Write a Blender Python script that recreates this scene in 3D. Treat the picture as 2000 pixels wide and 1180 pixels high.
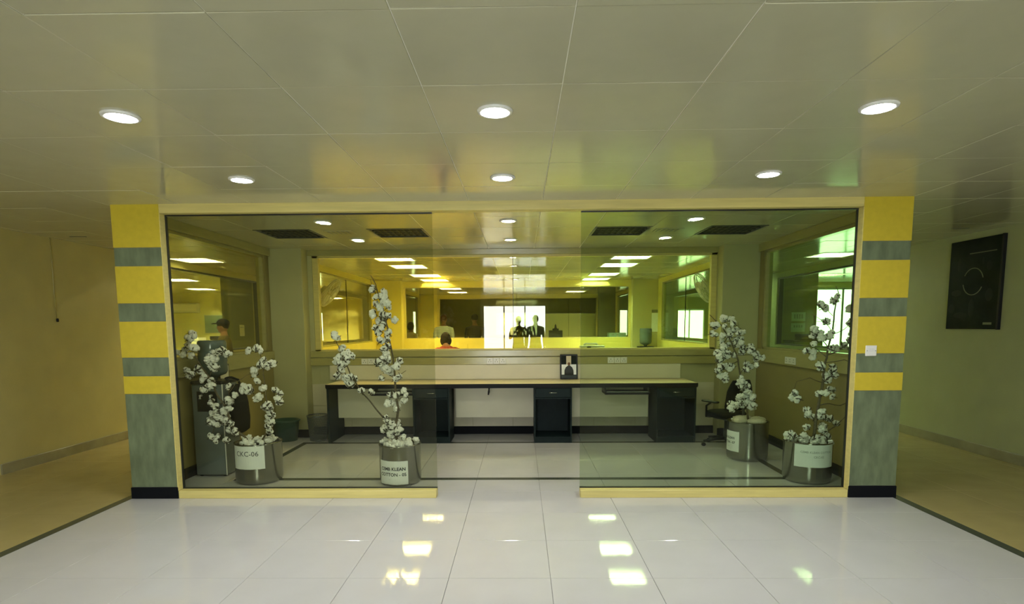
import bpy, math, random
from mathutils import Vector, Matrix, Euler
random.seed(7)
for o in list(bpy.data.objects): bpy.data.objects.remove(o, do_unlink=True)
scene = bpy.context.scene
col = scene.collection
PI = math.pi

# ------------------------------------------------------------------ camera
F, CX, CY = 1129.3, 998.6, 755.0            # focal length and principal point in pixels of 2000x1180
PITCH, YAW, ROLL, HC = 0.1051, 0.0167, 0.0067, 1.4806
fwd = Vector((-math.sin(YAW)*math.cos(PITCH), math.cos(YAW)*math.cos(PITCH), -math.sin(PITCH)))
rt = Vector((math.cos(YAW), math.sin(YAW), 0)); dn = fwd.cross(rt)
AX = math.cos(ROLL)*rt + math.sin(ROLL)*dn
AD = -math.sin(ROLL)*rt + math.cos(ROLL)*dn
cam = bpy.data.cameras.new('camera'); camo = bpy.data.objects.new('camera', cam); col.objects.link(camo)
m3 = Matrix((AX, -AD, -fwd)).transposed()
camo.matrix_world = Matrix.Translation((0, 0, HC)) @ m3.to_4x4()
cam.sensor_fit = 'HORIZONTAL'; cam.sensor_width = 36; cam.lens = F/2000*36
cam.shift_x = (1000-CX)/2000; cam.shift_y = (CY-590)/2000
cam.clip_start = 0.05; cam.clip_end = 200
scene.camera = camo
def ray(x, y): return AX*((x-CX)/F) + AD*((y-CY)/F) + fwd
def atY(x, y, Y): v = ray(x, y); return Vector((0, 0, HC)) + v*(Y/v.y)
def atX(x, y, X): v = ray(x, y); return Vector((0, 0, HC)) + v*(X/v.x)

# ------------------------------------------------------------------ world, exposure
w = bpy.data.worlds.new('world'); scene.world = w; w.use_nodes = True
w.node_tree.nodes['Background'].inputs[0].default_value = (0.75, 0.87, 1, 1)
w.node_tree.nodes['Background'].inputs[1].default_value = 1.0
vs = scene.view_settings
vs.view_transform = 'Standard'; vs.look = 'None'; vs.gamma = 1; vs.exposure = 0.0; vs.use_curve_mapping = False
cy = scene.cycles
cy.transparent_max_bounces = 40; cy.max_bounces = 14; cy.diffuse_bounces = 5; cy.glossy_bounces = 6

DOWN_HALL, DOWN_VEST, DAY_DOOR, DAY_SIDE = 350, 115, 19, 7
TROF2, TROF_SIDE = 285, 190

# ------------------------------------------------------------------ materials
MATS = {}
def mat(name, color, rough=.5, metal=0, spec=.5, var=0, scale=8, color2=None, bump=0, bscale=60, emit=None, es=0, coat=0, stretch=None):
    m = bpy.data.materials.new(name); m.use_nodes = True; nt = m.node_tree; b = nt.nodes['Principled BSDF']
    b.inputs['Base Color'].default_value = (*color, 1); b.inputs['Roughness'].default_value = rough
    b.inputs['Metallic'].default_value = metal; b.inputs['Specular IOR Level'].default_value = spec
    if coat: b.inputs['Coat Weight'].default_value = coat; b.inputs['Coat Roughness'].default_value = .12
    if emit: b.inputs['Emission Color'].default_value = (*emit, 1); b.inputs['Emission Strength'].default_value = es
    if var or color2 or bump:
        g = nt.nodes.new('ShaderNodeNewGeometry'); src = g.outputs['Position']
        if stretch:
            mp = nt.nodes.new('ShaderNodeMapping'); mp.inputs['Scale'].default_value = stretch
            nt.links.new(src, mp.inputs['Vector']); src = mp.outputs['Vector']
    if var or color2:
        n = nt.nodes.new('ShaderNodeTexNoise'); n.inputs['Scale'].default_value = scale; n.inputs['Detail'].default_value = 5
        nt.links.new(src, n.inputs['Vector'])
        r = nt.nodes.new('ShaderNodeValToRGB'); c2 = color2 or tuple(min(1, c*(1+var)) for c in color)
        c1 = color if color2 else tuple(c*(1-var) for c in color)
        r.color_ramp.elements[0].color = (*c1, 1); r.color_ramp.elements[0].position = .3
        r.color_ramp.elements[1].color = (*c2, 1); r.color_ramp.elements[1].position = .72
        nt.links.new(n.outputs['Fac'], r.inputs['Fac']); nt.links.new(r.outputs['Color'], b.inputs['Base Color'])
    if bump:
        n2 = nt.nodes.new('ShaderNodeTexNoise'); n2.inputs['Scale'].default_value = bscale; n2.inputs['Detail'].default_value = 3
        nt.links.new(src, n2.inputs['Vector'])
        bp = nt.nodes.new('ShaderNodeBump'); bp.inputs['Strength'].default_value = bump; bp.inputs['Distance'].default_value = .01
        nt.links.new(n2.outputs['Fac'], bp.inputs['Height']); nt.links.new(bp.outputs['Normal'], b.inputs['Normal'])
    MATS[name] = m; return m
def glassmat(name, tint, refl=1.0):
    m = bpy.data.materials.new(name); m.use_nodes = True; nt = m.node_tree; nt.nodes.clear()
    out = nt.nodes.new('ShaderNodeOutputMaterial'); mix = nt.nodes.new('ShaderNodeMixShader')
    t = nt.nodes.new('ShaderNodeBsdfTransparent'); t.inputs[0].default_value = (*tint, 1)
    g = nt.nodes.new('ShaderNodeBsdfGlossy'); g.inputs['Roughness'].default_value = 0.0
    lw = nt.nodes.new('ShaderNodeLayerWeight'); lw.inputs['Blend'].default_value = .5
    p = nt.nodes.new('ShaderNodeMath'); p.operation = 'POWER'; p.inputs[1].default_value = 5
    a = nt.nodes.new('ShaderNodeMath'); a.operation = 'MULTIPLY_ADD'; a.inputs[1].default_value = .95*refl; a.inputs[2].default_value = .045*refl
    L = nt.links.new
    L(lw.outputs['Facing'], p.inputs[0]); L(p.outputs[0], a.inputs[0]); L(a.outputs[0], mix.inputs[0])
    L(t.outputs[0], mix.inputs[1]); L(g.outputs[0], mix.inputs[2]); L(mix.outputs[0], out.inputs[0])
    MATS[name] = m; return m

mat('floor_tile', (.585, .58, .565), .045, var=.03, scale=3)
mat('corridor_tile', (.45, .365, .15), .16, var=.06, scale=4)
mat('grout', (.30, .29, .27), .8)
mat('strip', (.05, .062, .045), .25, var=.2, scale=30)
mat('ceiling_tile', (.54, .53, .375), .13, spec=.5, var=.03, scale=5, bump=.03, bscale=3)
mat('tbar', (.78, .77, .66), .5)
mat('plenum', (.3, .3, .28), .9)
mat('wall_cream', (.53, .475, .185), .65, var=.05, scale=3, bump=.15, bscale=90)
mat('wall_grey', (.49, .47, .235), .6, var=.04, scale=3)
mat('wall_pale', (.41, .43, .22), .6, var=.04, scale=3, bump=.15, bscale=90)
mat('wall_olive', (.30, .25, .085), .55, var=.06, scale=3)
mat('wall_lemon', (.72, .70, .30), .6, var=.05, scale=3)
mat('wall_yellow', (.80, .68, .15), .5, var=.05, scale=3)
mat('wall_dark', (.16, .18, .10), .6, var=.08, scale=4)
mat('olive_band', (.42, .385, .15), .2, var=.06, scale=6, stretch=(1, 1, 5))
mat('pale_wood', (.70, .60, .21), .38, var=.08, scale=3, stretch=(1, 6, 14))
mat('pillar_yellow', (.64, .505, .04), .33, var=.05, scale=20)
mat('pillar_grey', (.155, .195, .11), .4, var=.28, scale=14, stretch=(1, 1, .35))
mat('skirt_black', (.006, .007, .009), .6, spec=.1)
mat('gasket', (.01, .012, .01), .4)
mat('baseboard', (.30, .28, .15), .4, var=.15, scale=5)
mat('black_teal', (.009, .019, .02), .5, spec=.2, var=.15, scale=12)
mat('black_edge', (.008, .008, .01), .5, spec=.2)
mat('desk_top', (.75, .62, .34), .3, var=.06, scale=4, stretch=(.6, 5, 5))
mat('panel_cream', (.72, .68, .50), .4, var=.04, scale=4)
mat('wall_tile', (.62, .57, .40), .3, var=.05, scale=5)
mat('steel', (.32, .32, .29), .24, metal=1, var=.08, scale=6, stretch=(1, 1, .3))
b_ = MATS['steel'].node_tree; p_ = b_.nodes['Principled BSDF']; p_.inputs['Anisotropic'].default_value = 1.0; p_.inputs['Anisotropic Rotation'].default_value = .25
tg = b_.nodes.new('ShaderNodeTangent'); tg.direction_type = 'RADIAL'; tg.axis = 'Z'; b_.links.new(tg.outputs[0], p_.inputs['Tangent'])
mat('steel_dark', (.30, .31, .30), .25, metal=1)
mat('chrome', (.75, .75, .73), .12, metal=1)
mat('paper', (.88, .92, .93), .7, var=.03, scale=12)
mat('ink', (.04, .045, .05), .7)
mat('ink_grey', (.40, .42, .43), .7)
mat('lint', (.90, .90, .85), .9, bump=.5, bscale=120, var=.05, scale=40)
mat('bract', (.055, .045, .025), .8, var=.3, scale=60)
mat('bark', (.13, .105, .06), .8, var=.35, scale=60, bump=.4, bscale=150)
mat('soil', (.10, .085, .05), .9, var=.4, scale=50)
mat('stone', (.62, .58, .42), .8, var=.12, scale=40, bump=.5, bscale=60)
mat('white_plastic', (.82, .82, .78), .35)
mat('grey_plastic', (.16, .19, .185), .4, var=.06, scale=8)
mat('teal_plastic', (.03, .09, .075), .35)
mat('mesh_metal', (.13, .15, .14), .4, metal=.5)
mat('fabric_black', (.014, .015, .017), .8, bump=.3, bscale=200, spec=.06)
mat('fabric_grey', (.07, .085, .09), .75, bump=.3, bscale=200, spec=.06)
mat('plastic_black', (.009, .009, .01), .4, spec=.3)
mat('poster_black', (.008, .011, .008), .5, spec=.12, var=.5, scale=5)
mat('poster_line', (.14, .145, .07), .5)
mat('poster_dim', (.015, .019, .014), .5, spec=.12)
mat('dark_metal', (.05, .055, .05), .4)
mat('louvre', (.22, .23, .21), .18, metal=.9)
mat('troffer_in', (.75, .75, .72), .3)
mat('tube_off', (.6, .62, .6), .3)
mat('tube_warm', (.9, .9, .8), .4, emit=(1, .86, .50), es=TROF2)
mat('tube_cool', (.9, .9, .9), .4, emit=(.80, 1, .80), es=TROF2)
mat('tube_side', (.9, .9, .8), .4, emit=(1, .93, .58), es=TROF_SIDE)
mat('tube_office', (.9, .9, .8), .4, emit=(1, .97, .66), es=TROF_SIDE*6)
mat('tube_green', (.9, .9, .8), .4, emit=(.86, 1, .74), es=TROF_SIDE*.33)
mat('lamp_hall', (.9, .9, .9), .4, emit=(.97, .98, 1), es=DOWN_HALL)
mat('lamp_vest', (.9, .9, .9), .4, emit=(1, .92, .68), es=DOWN_VEST)
mat('daylight', (.9, .95, 1), .5, emit=(.92, .97, 1), es=DAY_DOOR)
mat('daylight_side', (.8, 1, .95), .5, emit=(.80, 1, .95), es=DAY_SIDE)
mat('aluminium', (.55, .56, .55), .35, metal=.8)
mat('fan_white', (.72, .70, .58), .4)
mat('carton', (.45, .60, .52), .6)
mat('bottle_water', (.09, .125, .115), .12, spec=.6)
mat('blind', (.80, .78, .45), .7)
mat('board_teal', (.24, .34, .30), .6)
mat('skin', (.19, .105, .06), .6, spec=.06)
mat('hair', (.012, .010, .009), .7, spec=.06)
mat('hair_brown', (.07, .035, .018), .7, spec=.06)
mat('shirt_olive', (.085, .07, .03), .85, spec=.06)
mat('shirt_dark', (.018, .02, .022), .85, spec=.06)
mat('shirt_red', (.20, .04, .035), .85, spec=.06)
mat('shirt_pale', (.62, .55, .40), .85)
mat('shirt_blue', (.20, .27, .32), .85)
mat('trousers', (.03, .032, .04), .85, spec=.06)
mat('cap_black', (.010, .011, .014), .8, spec=.06)
mat('eye', (.02, .015, .012), .2)
glassmat('glass_front', (.86, .88, .80), .5)
glassmat('glass_front_green', (.80, .855, .765), .5)
glassmat('glass_amber', (.985, .94, .68), .85)
glassmat('glass_lime', (.94, .96, .745), .85)
glassmat('glass_left', (.94, .93, .74), .6)
glassmat('glass_right', (.86, .96, .78), .6)
glassmat('glass_clear', (.92, .94, .90), .6)
# striped shirt
m = mat('shirt_stripe', (.42, .50, .52), .85); nt = m.node_tree
g = nt.nodes.new('ShaderNodeNewGeometry'); wv = nt.nodes.new('ShaderNodeTexWave'); wv.wave_type = 'BANDS'; wv.bands_direction = 'Z'
wv.inputs['Scale'].default_value = 8.5; wv.inputs['Distortion'].default_value = .4
rp = nt.nodes.new('ShaderNodeValToRGB'); rp.color_ramp.elements[0].position = .35; rp.color_ramp.elements[1].position = .5
rp.color_ramp.elements[0].color = (.26, .34, .36, 1); rp.color_ramp.elements[1].color = (.62, .72, .76, 1)
nt.links.new(g.outputs['Position'], wv.inputs['Vector']); nt.links.new(wv.outputs['Fac'], rp.inputs['Fac'])
nt.links.new(rp.outputs['Color'], nt.nodes['Principled BSDF'].inputs['Base Color'])

# ------------------------------------------------------------------ mesh helpers
class MB:
    def __init__(s): s.v = []; s.f = []; s.sm = []
    def add(s, vs_, fs, smooth=False):
        n = len(s.v); s.v += [tuple(p) for p in vs_]; s.f += [tuple(i+n for i in f) for f in fs]; s.sm += [smooth]*len(fs); return s
    def box(s, x0, y0, z0, x1, y1, z1, c=0):
        if c <= 0:
            return s.add([(x, y, z) for z in (z0, z1) for y in (y0, y1) for x in (x0, x1)],
                [(0, 2, 3, 1), (4, 5, 7, 6), (0, 1, 5, 4), (2, 6, 7, 3), (0, 4, 6, 2), (1, 3, 7, 5)])
        # chamfered box: three insets per corner
        V = []; idx = {}
        for i, x in enumerate((x0, x1)):
            for j, y in enumerate((y0, y1)):
                for k, z in enumerate((z0, z1)):
                    dx, dy, dz = (c, -c)[i], (c, -c)[j], (c, -c)[k]
                    for a, p in enumerate(((x, y+dy, z+dz), (x+dx, y, z+dz), (x+dx, y+dy, z))):
                        idx[i, j, k, a] = len(V); V.append(p)
        Fs = []
        def q(*l): Fs.append(tuple(idx[t] for t in l))
        for s_ in (0, 1):
            a = [(s_, 0, 0, 0), (s_, 0, 1, 0), (s_, 1, 1, 0), (s_, 1, 0, 0)]; q(*(a if s_ == 0 else a[::-1]))
            a = [(0, s_, 0, 1), (1, s_, 0, 1), (1, s_, 1, 1), (0, s_, 1, 1)]; q(*(a if s_ == 0 else a[::-1]))
            a = [(0, 0, s_, 2), (0, 1, s_, 2), (1, 1, s_, 2), (1, 0, s_, 2)]; q(*(a if s_ == 0 else a[::-1]))
        for i in (0, 1):
            for j in (0, 1):
                a = [(i, j, 0, 0), (i, j, 0, 1), (i, j, 1, 1), (i, j, 1, 0)]; q(*(a if (i ^ j) == 0 else a[::-1]))
                a = [(i, 0+j, 0, 0), (i, j, 0, 2)]
        for i in (0, 1):
            for k in (0, 1):
                a = [(i, 0, k, 0), (i, 1, k, 0), (i, 1, k, 2), (i, 0, k, 2)]; q(*(a if (i ^ k) == 0 else a[::-1]))
        for j in (0, 1):
            for k in (0, 1):
                a = [(0, j, k, 1), (0, j, k, 2), (1, j, k, 2), (1, j, k, 1)]; q(*(a if (j ^ k) == 0 else a[::-1]))
        for i in (0, 1):
            for j in (0, 1):
                for k in (0, 1):
                    a = [(i, j, k, 0), (i, j, k, 1), (i, j, k, 2)]; q(*(a if (i ^ j ^ k) else a[::-1]))
        return s.add(V, Fs)
    def lathe(s, prof, n=24, c=(0, 0, 0), cap=True, smooth=True):
        V = []; Fs = []
        for r, z in prof:
            for i in range(n):
                a = 2*PI*i/n; V.append((c[0]+r*math.cos(a), c[1]+r*math.sin(a), c[2]+z))
        for k in range(len(prof)-1):
            for i in range(n):
                j = (i+1) % n; Fs.append((k*n+i, k*n+j, (k+1)*n+j, (k+1)*n+i))
        s.add(V, Fs, smooth)
        if cap:
            n0 = len(s.v)-len(V)
            s.f.append(tuple(n0+i for i in range(n))[::-1]); s.f.append(tuple(n0+(len(prof)-1)*n+i for i in range(n))); s.sm += [False, False]
        return s
    def tube(s, pts, r, n=8, smooth=True, cap=True):
        pts = [Vector(p) for p in pts]; rs = r if isinstance(r, (list, tuple)) else [r]*len(pts)
        V = []; up = Vector((0.13, .21, .97))
        for i, p in enumerate(pts):
            d = (pts[min(i+1, len(pts)-1)]-pts[max(i-1, 0)]).normalized()
            u = d.cross(up)
            if u.length < 1e-3: u = d.cross(Vector((1, 0, 0)))
            u.normalize(); v = d.cross(u)
            for k in range(n):
                a = 2*PI*k/n; V.append(p+rs[i]*(math.cos(a)*u+math.sin(a)*v))
        Fs = []
        for i in range(len(pts)-1):
            for k in range(n):
                j = (k+1) % n; Fs.append((i*n+k, i*n+j, (i+1)*n+j, (i+1)*n+k))
        n0 = len(s.v); s.add(V, Fs, smooth)
        if cap:
            s.f.append(tuple(n0+k for k in range(n))[::-1]); s.f.append(tuple(n0+(len(pts)-1)*n+k for k in range(n))); s.sm += [False, False]
        return s
    def ell(s, c, r, nu=10, nv=7, rot=None):
        V = [(0, 0, -1)]; Fs = []
        for j in range(1, nv):
            t = PI*j/nv - PI/2
            for i in range(nu):
                a = 2*PI*i/nu; V.append((math.cos(t)*math.cos(a), math.cos(t)*math.sin(a), math.sin(t)))
        V.append((0, 0, 1))
        R = rot or Matrix.Identity(3)
        V = [Vector(c)+R @ Vector((p[0]*r[0], p[1]*r[1], p[2]*r[2])) for p in V]
        for i in range(nu):
            j = (i+1) % nu; Fs.append((0, 1+j, 1+i)); Fs.append((len(V)-1, 1+(nv-2)*nu+i, 1+(nv-2)*nu+j))
            for k in range(nv-2): Fs.append((1+k*nu+i, 1+k*nu+j, 1+(k+1)*nu+j, 1+(k+1)*nu+i))
        return s.add(V, Fs, True)
    def loft(s, rings, n=14):
        """rings: (centre, rx, ry) horizontal ellipses"""
        V = []; Fs = []
        for c, rx, ry in rings:
            for i in range(n):
                a = 2*PI*i/n; V.append((c[0]+rx*math.cos(a), c[1]+ry*math.sin(a), c[2]))
        for k in range(len(rings)-1):
            for i in range(n):
                j = (i+1) % n; Fs.append((k*n+i, k*n+j, (k+1)*n+j, (k+1)*n+i))
        n0 = len(s.v); s.add(V, Fs, True)
        s.f.append(tuple(n0+i for i in range(n))[::-1]); s.f.append(tuple(n0+(len(rings)-1)*n+i for i in range(n))); s.sm += [True, True]
        return s
    def xf(s, M):
        s.v = [tuple(M @ Vector(p)) for p in s.v]; return s
    def mesh(s, name, material):
        me = bpy.data.meshes.new(name); me.from_pydata(s.v, [], s.f)
        me.polygons.foreach_set('use_smooth', s.sm)
        if material: me.materials.append(MATS[material])
        me.update(); return me
    def build(s, name, material, parent=None, loc=None):
        return obj(name, s.mesh(name, material), parent, loc)
def obj(name, me, parent=None, loc=None, rot=None):
    o = bpy.data.objects.new(name, me); col.objects.link(o)
    if parent is not None: o.parent = parent
    if loc is not None: o.location = loc
    if rot is not None: o.rotation_euler = rot
    return o
def tag(o, label, cat, group=None, kind=None):
    o['label'] = label; o['category'] = cat
    if group: o['group'] = group
    if kind: o['kind'] = kind
    return o
def thing(name, label, cat, loc=(0, 0, 0), rz=0, group=None, kind=None):
    o = obj(name, None, None, loc, (0, 0, rz)); o.empty_display_size = .1
    return tag(o, label, cat, group, kind)
def copy_tree(o, loc, rz=None, label=None, parent=None):
    c = o.copy(); col.objects.link(c); c.parent = parent
    if loc is not None: c.location = loc
    if rz is not None: c.rotation_euler = (0, 0, rz)
    if label: c['label'] = label
    for ch in list(o.children): copy_tree(ch, None, parent=c)
    return c
def bx(*a, c=0): return MB().box(*a, c=c)
def struct(name, mb, material, label, cat): return tag(mb.build(name, material), label, cat, kind='structure')

# ------------------------------------------------------------------ the building
H = 2.4975
XL, XR = -5.3, 5.18          # corridor outer walls
SL, SR = -3.3, 3.1           # faces of the glazed module walls
Y1, Y2, Y3, Y4 = 7.85, 13.4, 19.3, 22.3
YG = 4.86

# floor -------------------------------------------------------------
floor = struct('floor', bx(-11.2, -6.2, -.2, 11.2, Y4+.2, -.0085), 'grout', 'glossy pale grey tiled floor with dark green border strips', 'floor')
def tile_mesh(name, sx, sy, th, c, material, up=True):
    mb = MB(); x, y = sx/2, sy/2
    a = [(-x, -y, -th), (x, -y, -th), (x, y, -th), (-x, y, -th), (-x, -y, -c), (x, -y, -c), (x, y, -c), (-x, y, -c),
         (-x+c, -y+c, 0), (x-c, -y+c, 0), (x-c, y-c, 0), (-x+c, y-c, 0)]
    f = []
    for k in (0, 4):
        for i in range(4): j = (i+1) % 4; f.append((k+i, k+j, k+4+j, k+4+i))
    f.append((8, 9, 10, 11)); f.append((3, 2, 1, 0))
    if not up: a = [(p[0], -p[1], -p[2]) for p in a]
    mb.add(a, f); return mb.mesh(name, material)
def place_tiles(parent, name, cells, sx, sy, z, me, mbrest, th, material, limit, jitter=0):
    cells.sort(key=lambda c: c[2])
    for k, (x, y, d) in enumerate(cells[:limit]):
        o = obj(name, me, parent, (x, y, z+random.uniform(-jitter, jitter)))
        if jitter: o.rotation_euler = (random.uniform(-1, 1)*.0022, random.uniform(-1, 1)*.0022, 0)
    return cells[limit:]
FX0, FY0 = -.431, 3.268
tw = .6-.0026
me_t = tile_mesh('floor_tile', tw, tw, .0085, .0012, 'floor_tile')
cells = []
for i in range(-5, 6):
    for j in range(-20, 8):
        x = FX0+.6*i+.3; y = FY0+.6*j+.3
        if -3.1 > x-.01 and x < -3.4: continue
        if y > Y1: continue
        vis = 0 if y > 1.9 else 100
        cells.append((x, y, vis+abs(y-3.5)))
rest = place_tiles(floor, 'floor_tile', cells, tw, tw, 0, me_t, None, .0085, 'floor_tile', 150)
mb = MB()
for x, y, d in rest: mb.box(x-tw/2, y-tw/2, -.0085, x+tw/2, y+tw/2, 0)
for y0 in [Y1+.1+.6*k for k in range(24)]:
    for x in [FX0+.6*i+.3 for i in range(-5, 6)]: mb.box(x-tw/2, y0, -.0085, x+tw/2, y0+tw, 0)
o = mb.build('floor_tile_field', 'floor_tile', floor); o['kind'] = 'stuff'
me_c = tile_mesh('corridor_tile', tw, tw, .0085, .0012, 'corridor_tile')
cells = []
for side in (-1, 1):
    for i in range(12):
        x = (-3.472-.3-.6*i) if side < 0 else (3.25+.3+.6*i)
        for j in range(-20, 42):
            y = FY0+.6*j+.3
            if y > Y4-.3: continue
            vis = 0 if (i < 4 and 2.2 < y < 8.3) else 100
            cells.append((x, y, vis+abs(y-5)+i))
rest = place_tiles(floor, 'corridor_tile', cells, tw, tw, 0, me_c, None, .0085, 'corridor_tile', 72)
mb = MB()
for x, y, d in rest: mb.box(x-tw/2, y-tw/2, -.0085, x+tw/2, y+tw/2, 0)
o = mb.build('corridor_tile_field', 'corridor_tile', floor); o['kind'] = 'stuff'
for a in ((-3.47, -6, -3.395, YG+.4), (3.17, -6, 3.245, YG+.4)):          # long border strips beside the corridors
    bx(a[0], a[1], -.0085, a[2], a[3], .0012).build('border_strip', 'strip', floor)
for a in ((-2.80, 5.45, 2.64, 5.53), (-2.80, 7.2, 2.64, 7.28), (-2.80, 5.53, -2.73, 7.2), (2.57, 5.53, 2.64, 7.2)):
    bx(a[0], a[1], -.0085, a[2], a[3], .0012).build('border_strip', 'strip', floor)

# ceiling -----------------------------------------------------------
ceiling = struct('ceiling', bx(-11.2, -6.2, H+.16, 11.2, Y4+.2, H+.3), 'plenum', 'suspended ceiling of large satin grey beige square panels', 'ceiling')
GX0, GY0 = -.417, 1.974
def gx(i): return GX0+.6*i+.3
def gy(j): return GY0+.6*j+.3
trof = {}     # (i,j) -> kind
for i in (-5, -3, 2-1, 4-1): pass
def col_of(x): return round((x-GX0-.3)/.6)
def row_of(y): return round((y-GY0-.3)/.6)
for x in (-2.517, -1.317, 1.083, 2.283): trof[col_of(x), row_of(6.474)] = 'off'
for y in (8.874, 10.074, 11.874, 13.074): trof[col_of(-1.917), row_of(y)] = 'warm'; trof[col_of(1.683), row_of(y)] = 'cool'
for y in (16.074, 17.874): trof[col_of(-1.917), row_of(y)] = 'warm'
trof[col_of(1.683), row_of(17.874)] = 'side'
for y in (9.0, 12.6): trof[col_of(-4.92), row_of(y)] = 'side'
for x, y in ((-7.32, 12.4), (-8.5, 15.6), (-8.5, 10.2), (-7.3, 18.2), (-6.72, 20.6)): trof[col_of(x), row_of(y)] = 'office'  # the last troffer is added only to brighten the end wall
for y in (9.0, 12.6): trof[col_of(4.68), row_of(y)] = 'green'
for x, y in ((6.48, 12.6), (8.3, 10.2)): trof[col_of(x), row_of(y)] = 'green'
ct = .6-.0045
me_ct = tile_mesh('ceiling_panel', ct, ct, .012, .0015, 'ceiling_tile', up=False)
cells = []
for i in range(-18, 18):
    for j in range(-14, 33):
        if (i, j) in trof: continue
        x, y = gx(i), gy(j)
        if y > Y4 or abs(x) > 11: continue
        if XL-.3 < x < XR+.3 and .9 < y < Y1+.2: p = abs(y-4)
        elif SL-.2 < x < SR+.2 and Y1 < y < Y2+.1: p = 50+y
        else: p = 200+abs(y)
        cells.append((x, y, p))
rest = place_tiles(ceiling, 'ceiling_panel', cells, ct, ct, H, me_ct, None, .012, 'ceiling_tile', 300, jitter=.0012)
mb = MB()
for x, y, d in rest: mb.box(x-ct/2, y-ct/2, H, x+ct/2, y+ct/2, H+.012)
o = mb.build('ceiling_panel_field', 'ceiling_tile', ceiling); o['kind'] = 'stuff'
mb = MB()
for i in range(-18, 20): mb.box(GX0+.6*i-.012, -6, H+.0035, GX0+.6*i+.012, Y4, H+.03)
for j in range(-14, 35):
    y = GY0+.6*j
    if y < Y4: mb.box(-11, y-.012, H+.0038, 11, y+.012, H+.029)
o = mb.build('ceiling_grid', 'tbar', ceiling); o['kind'] = 'stuff'

# walls -------------------------------------------------------------
def wall_y(name, y0, y1, x0, x1, op, material, label, z1=H+.1):
    """wall lying along x, op = list of (x0,x1,z0,z1)"""
    mb = MB(); xs = x0
    for a, b, c, d in sorted(op):
        mb.box(xs, y0, 0, a, y1, z1)
        if c > 0: mb.box(a, y0, 0, b, y1, c)
        mb.box(a, y0, d, b, y1, z1); xs = b
    mb.box(xs, y0, 0, x1, y1, z1)
    return struct(name, mb, material, label, 'wall')
def wall_x(name, x0, x1, y0, y1, op, material, label, z1=H+.1):
    mb = MB(); ys = y0
    for a, b, c, d in sorted(op):
        mb.box(x0, ys, 0, x1, a, z1)
        if c > 0: mb.box(x0, a, 0, x1, b, c)
        mb.box(x0, a, d, x1, b, z1); ys = b
    mb.box(x0, ys, 0, x1, y1, z1)
    return struct(name, mb, material, label, 'wall')
W3 = (-2.80, 2.62, 1.14, 2.425)
wall_y('wall_back', Y1, Y1+.14, SL-.1, SR+.1, [W3], 'wall_grey', 'grey cream back wall of the glass fronted booth behind the long desk')
wall_y('wall_middle', Y2, Y2+.14, SL-.1, SR+.1, [(-2.70, 2.53, 1.18, 2.37)], 'wall_yellow', 'bright yellow wall below the wide inner window')
wall_y('wall_rear', Y3, Y3+.14, SL-.1, SR+.1, [(-2.73, 2.55, 1.08, 2.38)], 'wall_yellow', 'yellow rear wall around the dark far window')
wall_y('wall_end', Y4, Y4+.14, -11, 11, [(-8.0, -7.62, .9, 2.05), (-4.15, -3.72, 0, 2.08), (3.62, 4.1, 0, 2.08), (5.9, 7.0, .3, 2.05)], 'wall_cream', 'cream end wall with bright doorways')
wl = wall_x('wall_booth_left', SL-.1, SL, YG+.09, Y1, [(5.0, 7.52, 1.16, 2.40)], 'wall_olive', 'left side wall of the booth below its side window')
wall_x('wall_booth_right', SR, SR+.1, YG+.09, Y1, [(5.0, 7.52, 1.16, 2.40)], 'wall_olive', 'right side wall of the booth below its side window')
wall_x('wall_office_left', SL-.1, SL, Y1+.14, Y2, [(8.3, 12.9, 1.14, 2.40)], 'wall_yellow', 'yellow left wall of the lit office behind the booth')
wall_x('wall_office_right', SR, SR+.1, Y1+.14, Y2, [(8.3, 12.9, 1.14, 2.40)], 'wall_yellow', 'yellow right wall of the lit office behind the booth')
wall_x('wall_far_left', SL-.1, SL, Y2+.14, Y3, [(13.9, 18.8, 1.14, 2.40)], 'wall_yellow', 'left wall of the far office')
wall_x('wall_far_right', SR, SR+.1, Y2+.14, Y3, [(13.9, 18.8, 1.14, 2.40)], 'wall_yellow', 'right wall of the far office')
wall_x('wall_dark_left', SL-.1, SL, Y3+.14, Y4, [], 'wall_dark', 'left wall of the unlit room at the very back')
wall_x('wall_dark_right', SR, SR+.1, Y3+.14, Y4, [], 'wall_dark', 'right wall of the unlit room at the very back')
wall_x('wall_left', XL-.15, XL, 5.68, Y4, [(8.4, 11.8, 1.06, 2.40), (14, 19.5, 1.06, 2.40)], 'wall_cream', 'plain cream left corridor wall with a modelled shadow line')
wall_x('wall_right', XR, XR+.15, -6, Y4, [(8.4, 11.9, 1.06, 2.40), (14, 19.8, 1.06, 2.40)], 'wall_pale', 'plain cream right corridor wall carrying the dark poster')
wall_x('wall_hall_left', XL-.4, XL-.25, -6, 5.68, [], 'wall_cream', 'cream left wall of the entrance hall')
wall_y('wall_hall_return', 5.6, 5.68, XL-.25, XL-.15, [], 'wall_cream', 'short cream wall return at the corridor mouth')
wall_y('wall_hall_back', -6.15, -6, XL-.4, XR+.15, [(-1.4, .95, 0, 2.25)], 'wall_cream', 'wall around the daylit entrance doorway')
wall_x('wall_outer_left', -10.9, -10.75, 5.68, Y4, [], 'wall_lemon', 'far yellow wall of the left side office')
wall_x('wall_outer_right', 10.75, 10.9, 5.68, Y4, [], 'wall_cream', 'far wall of the right side office')
wall_y('wall_side_left', 5.68, 5.78, -10.75, XL-.15, [], 'wall_lemon', 'near wall of the left side office')
wall_y('wall_side_right', 5.68, 5.78, XR+.15, 10.75, [], 'wall_cream', 'near wall of the right side office')
struct('wall_stub_left', bx(-6.12, 11.85, 0, XL-.15, 11.97, H+.1), 'wall_dark', 'dark olive partition end seen through the left windows', 'wall')
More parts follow.
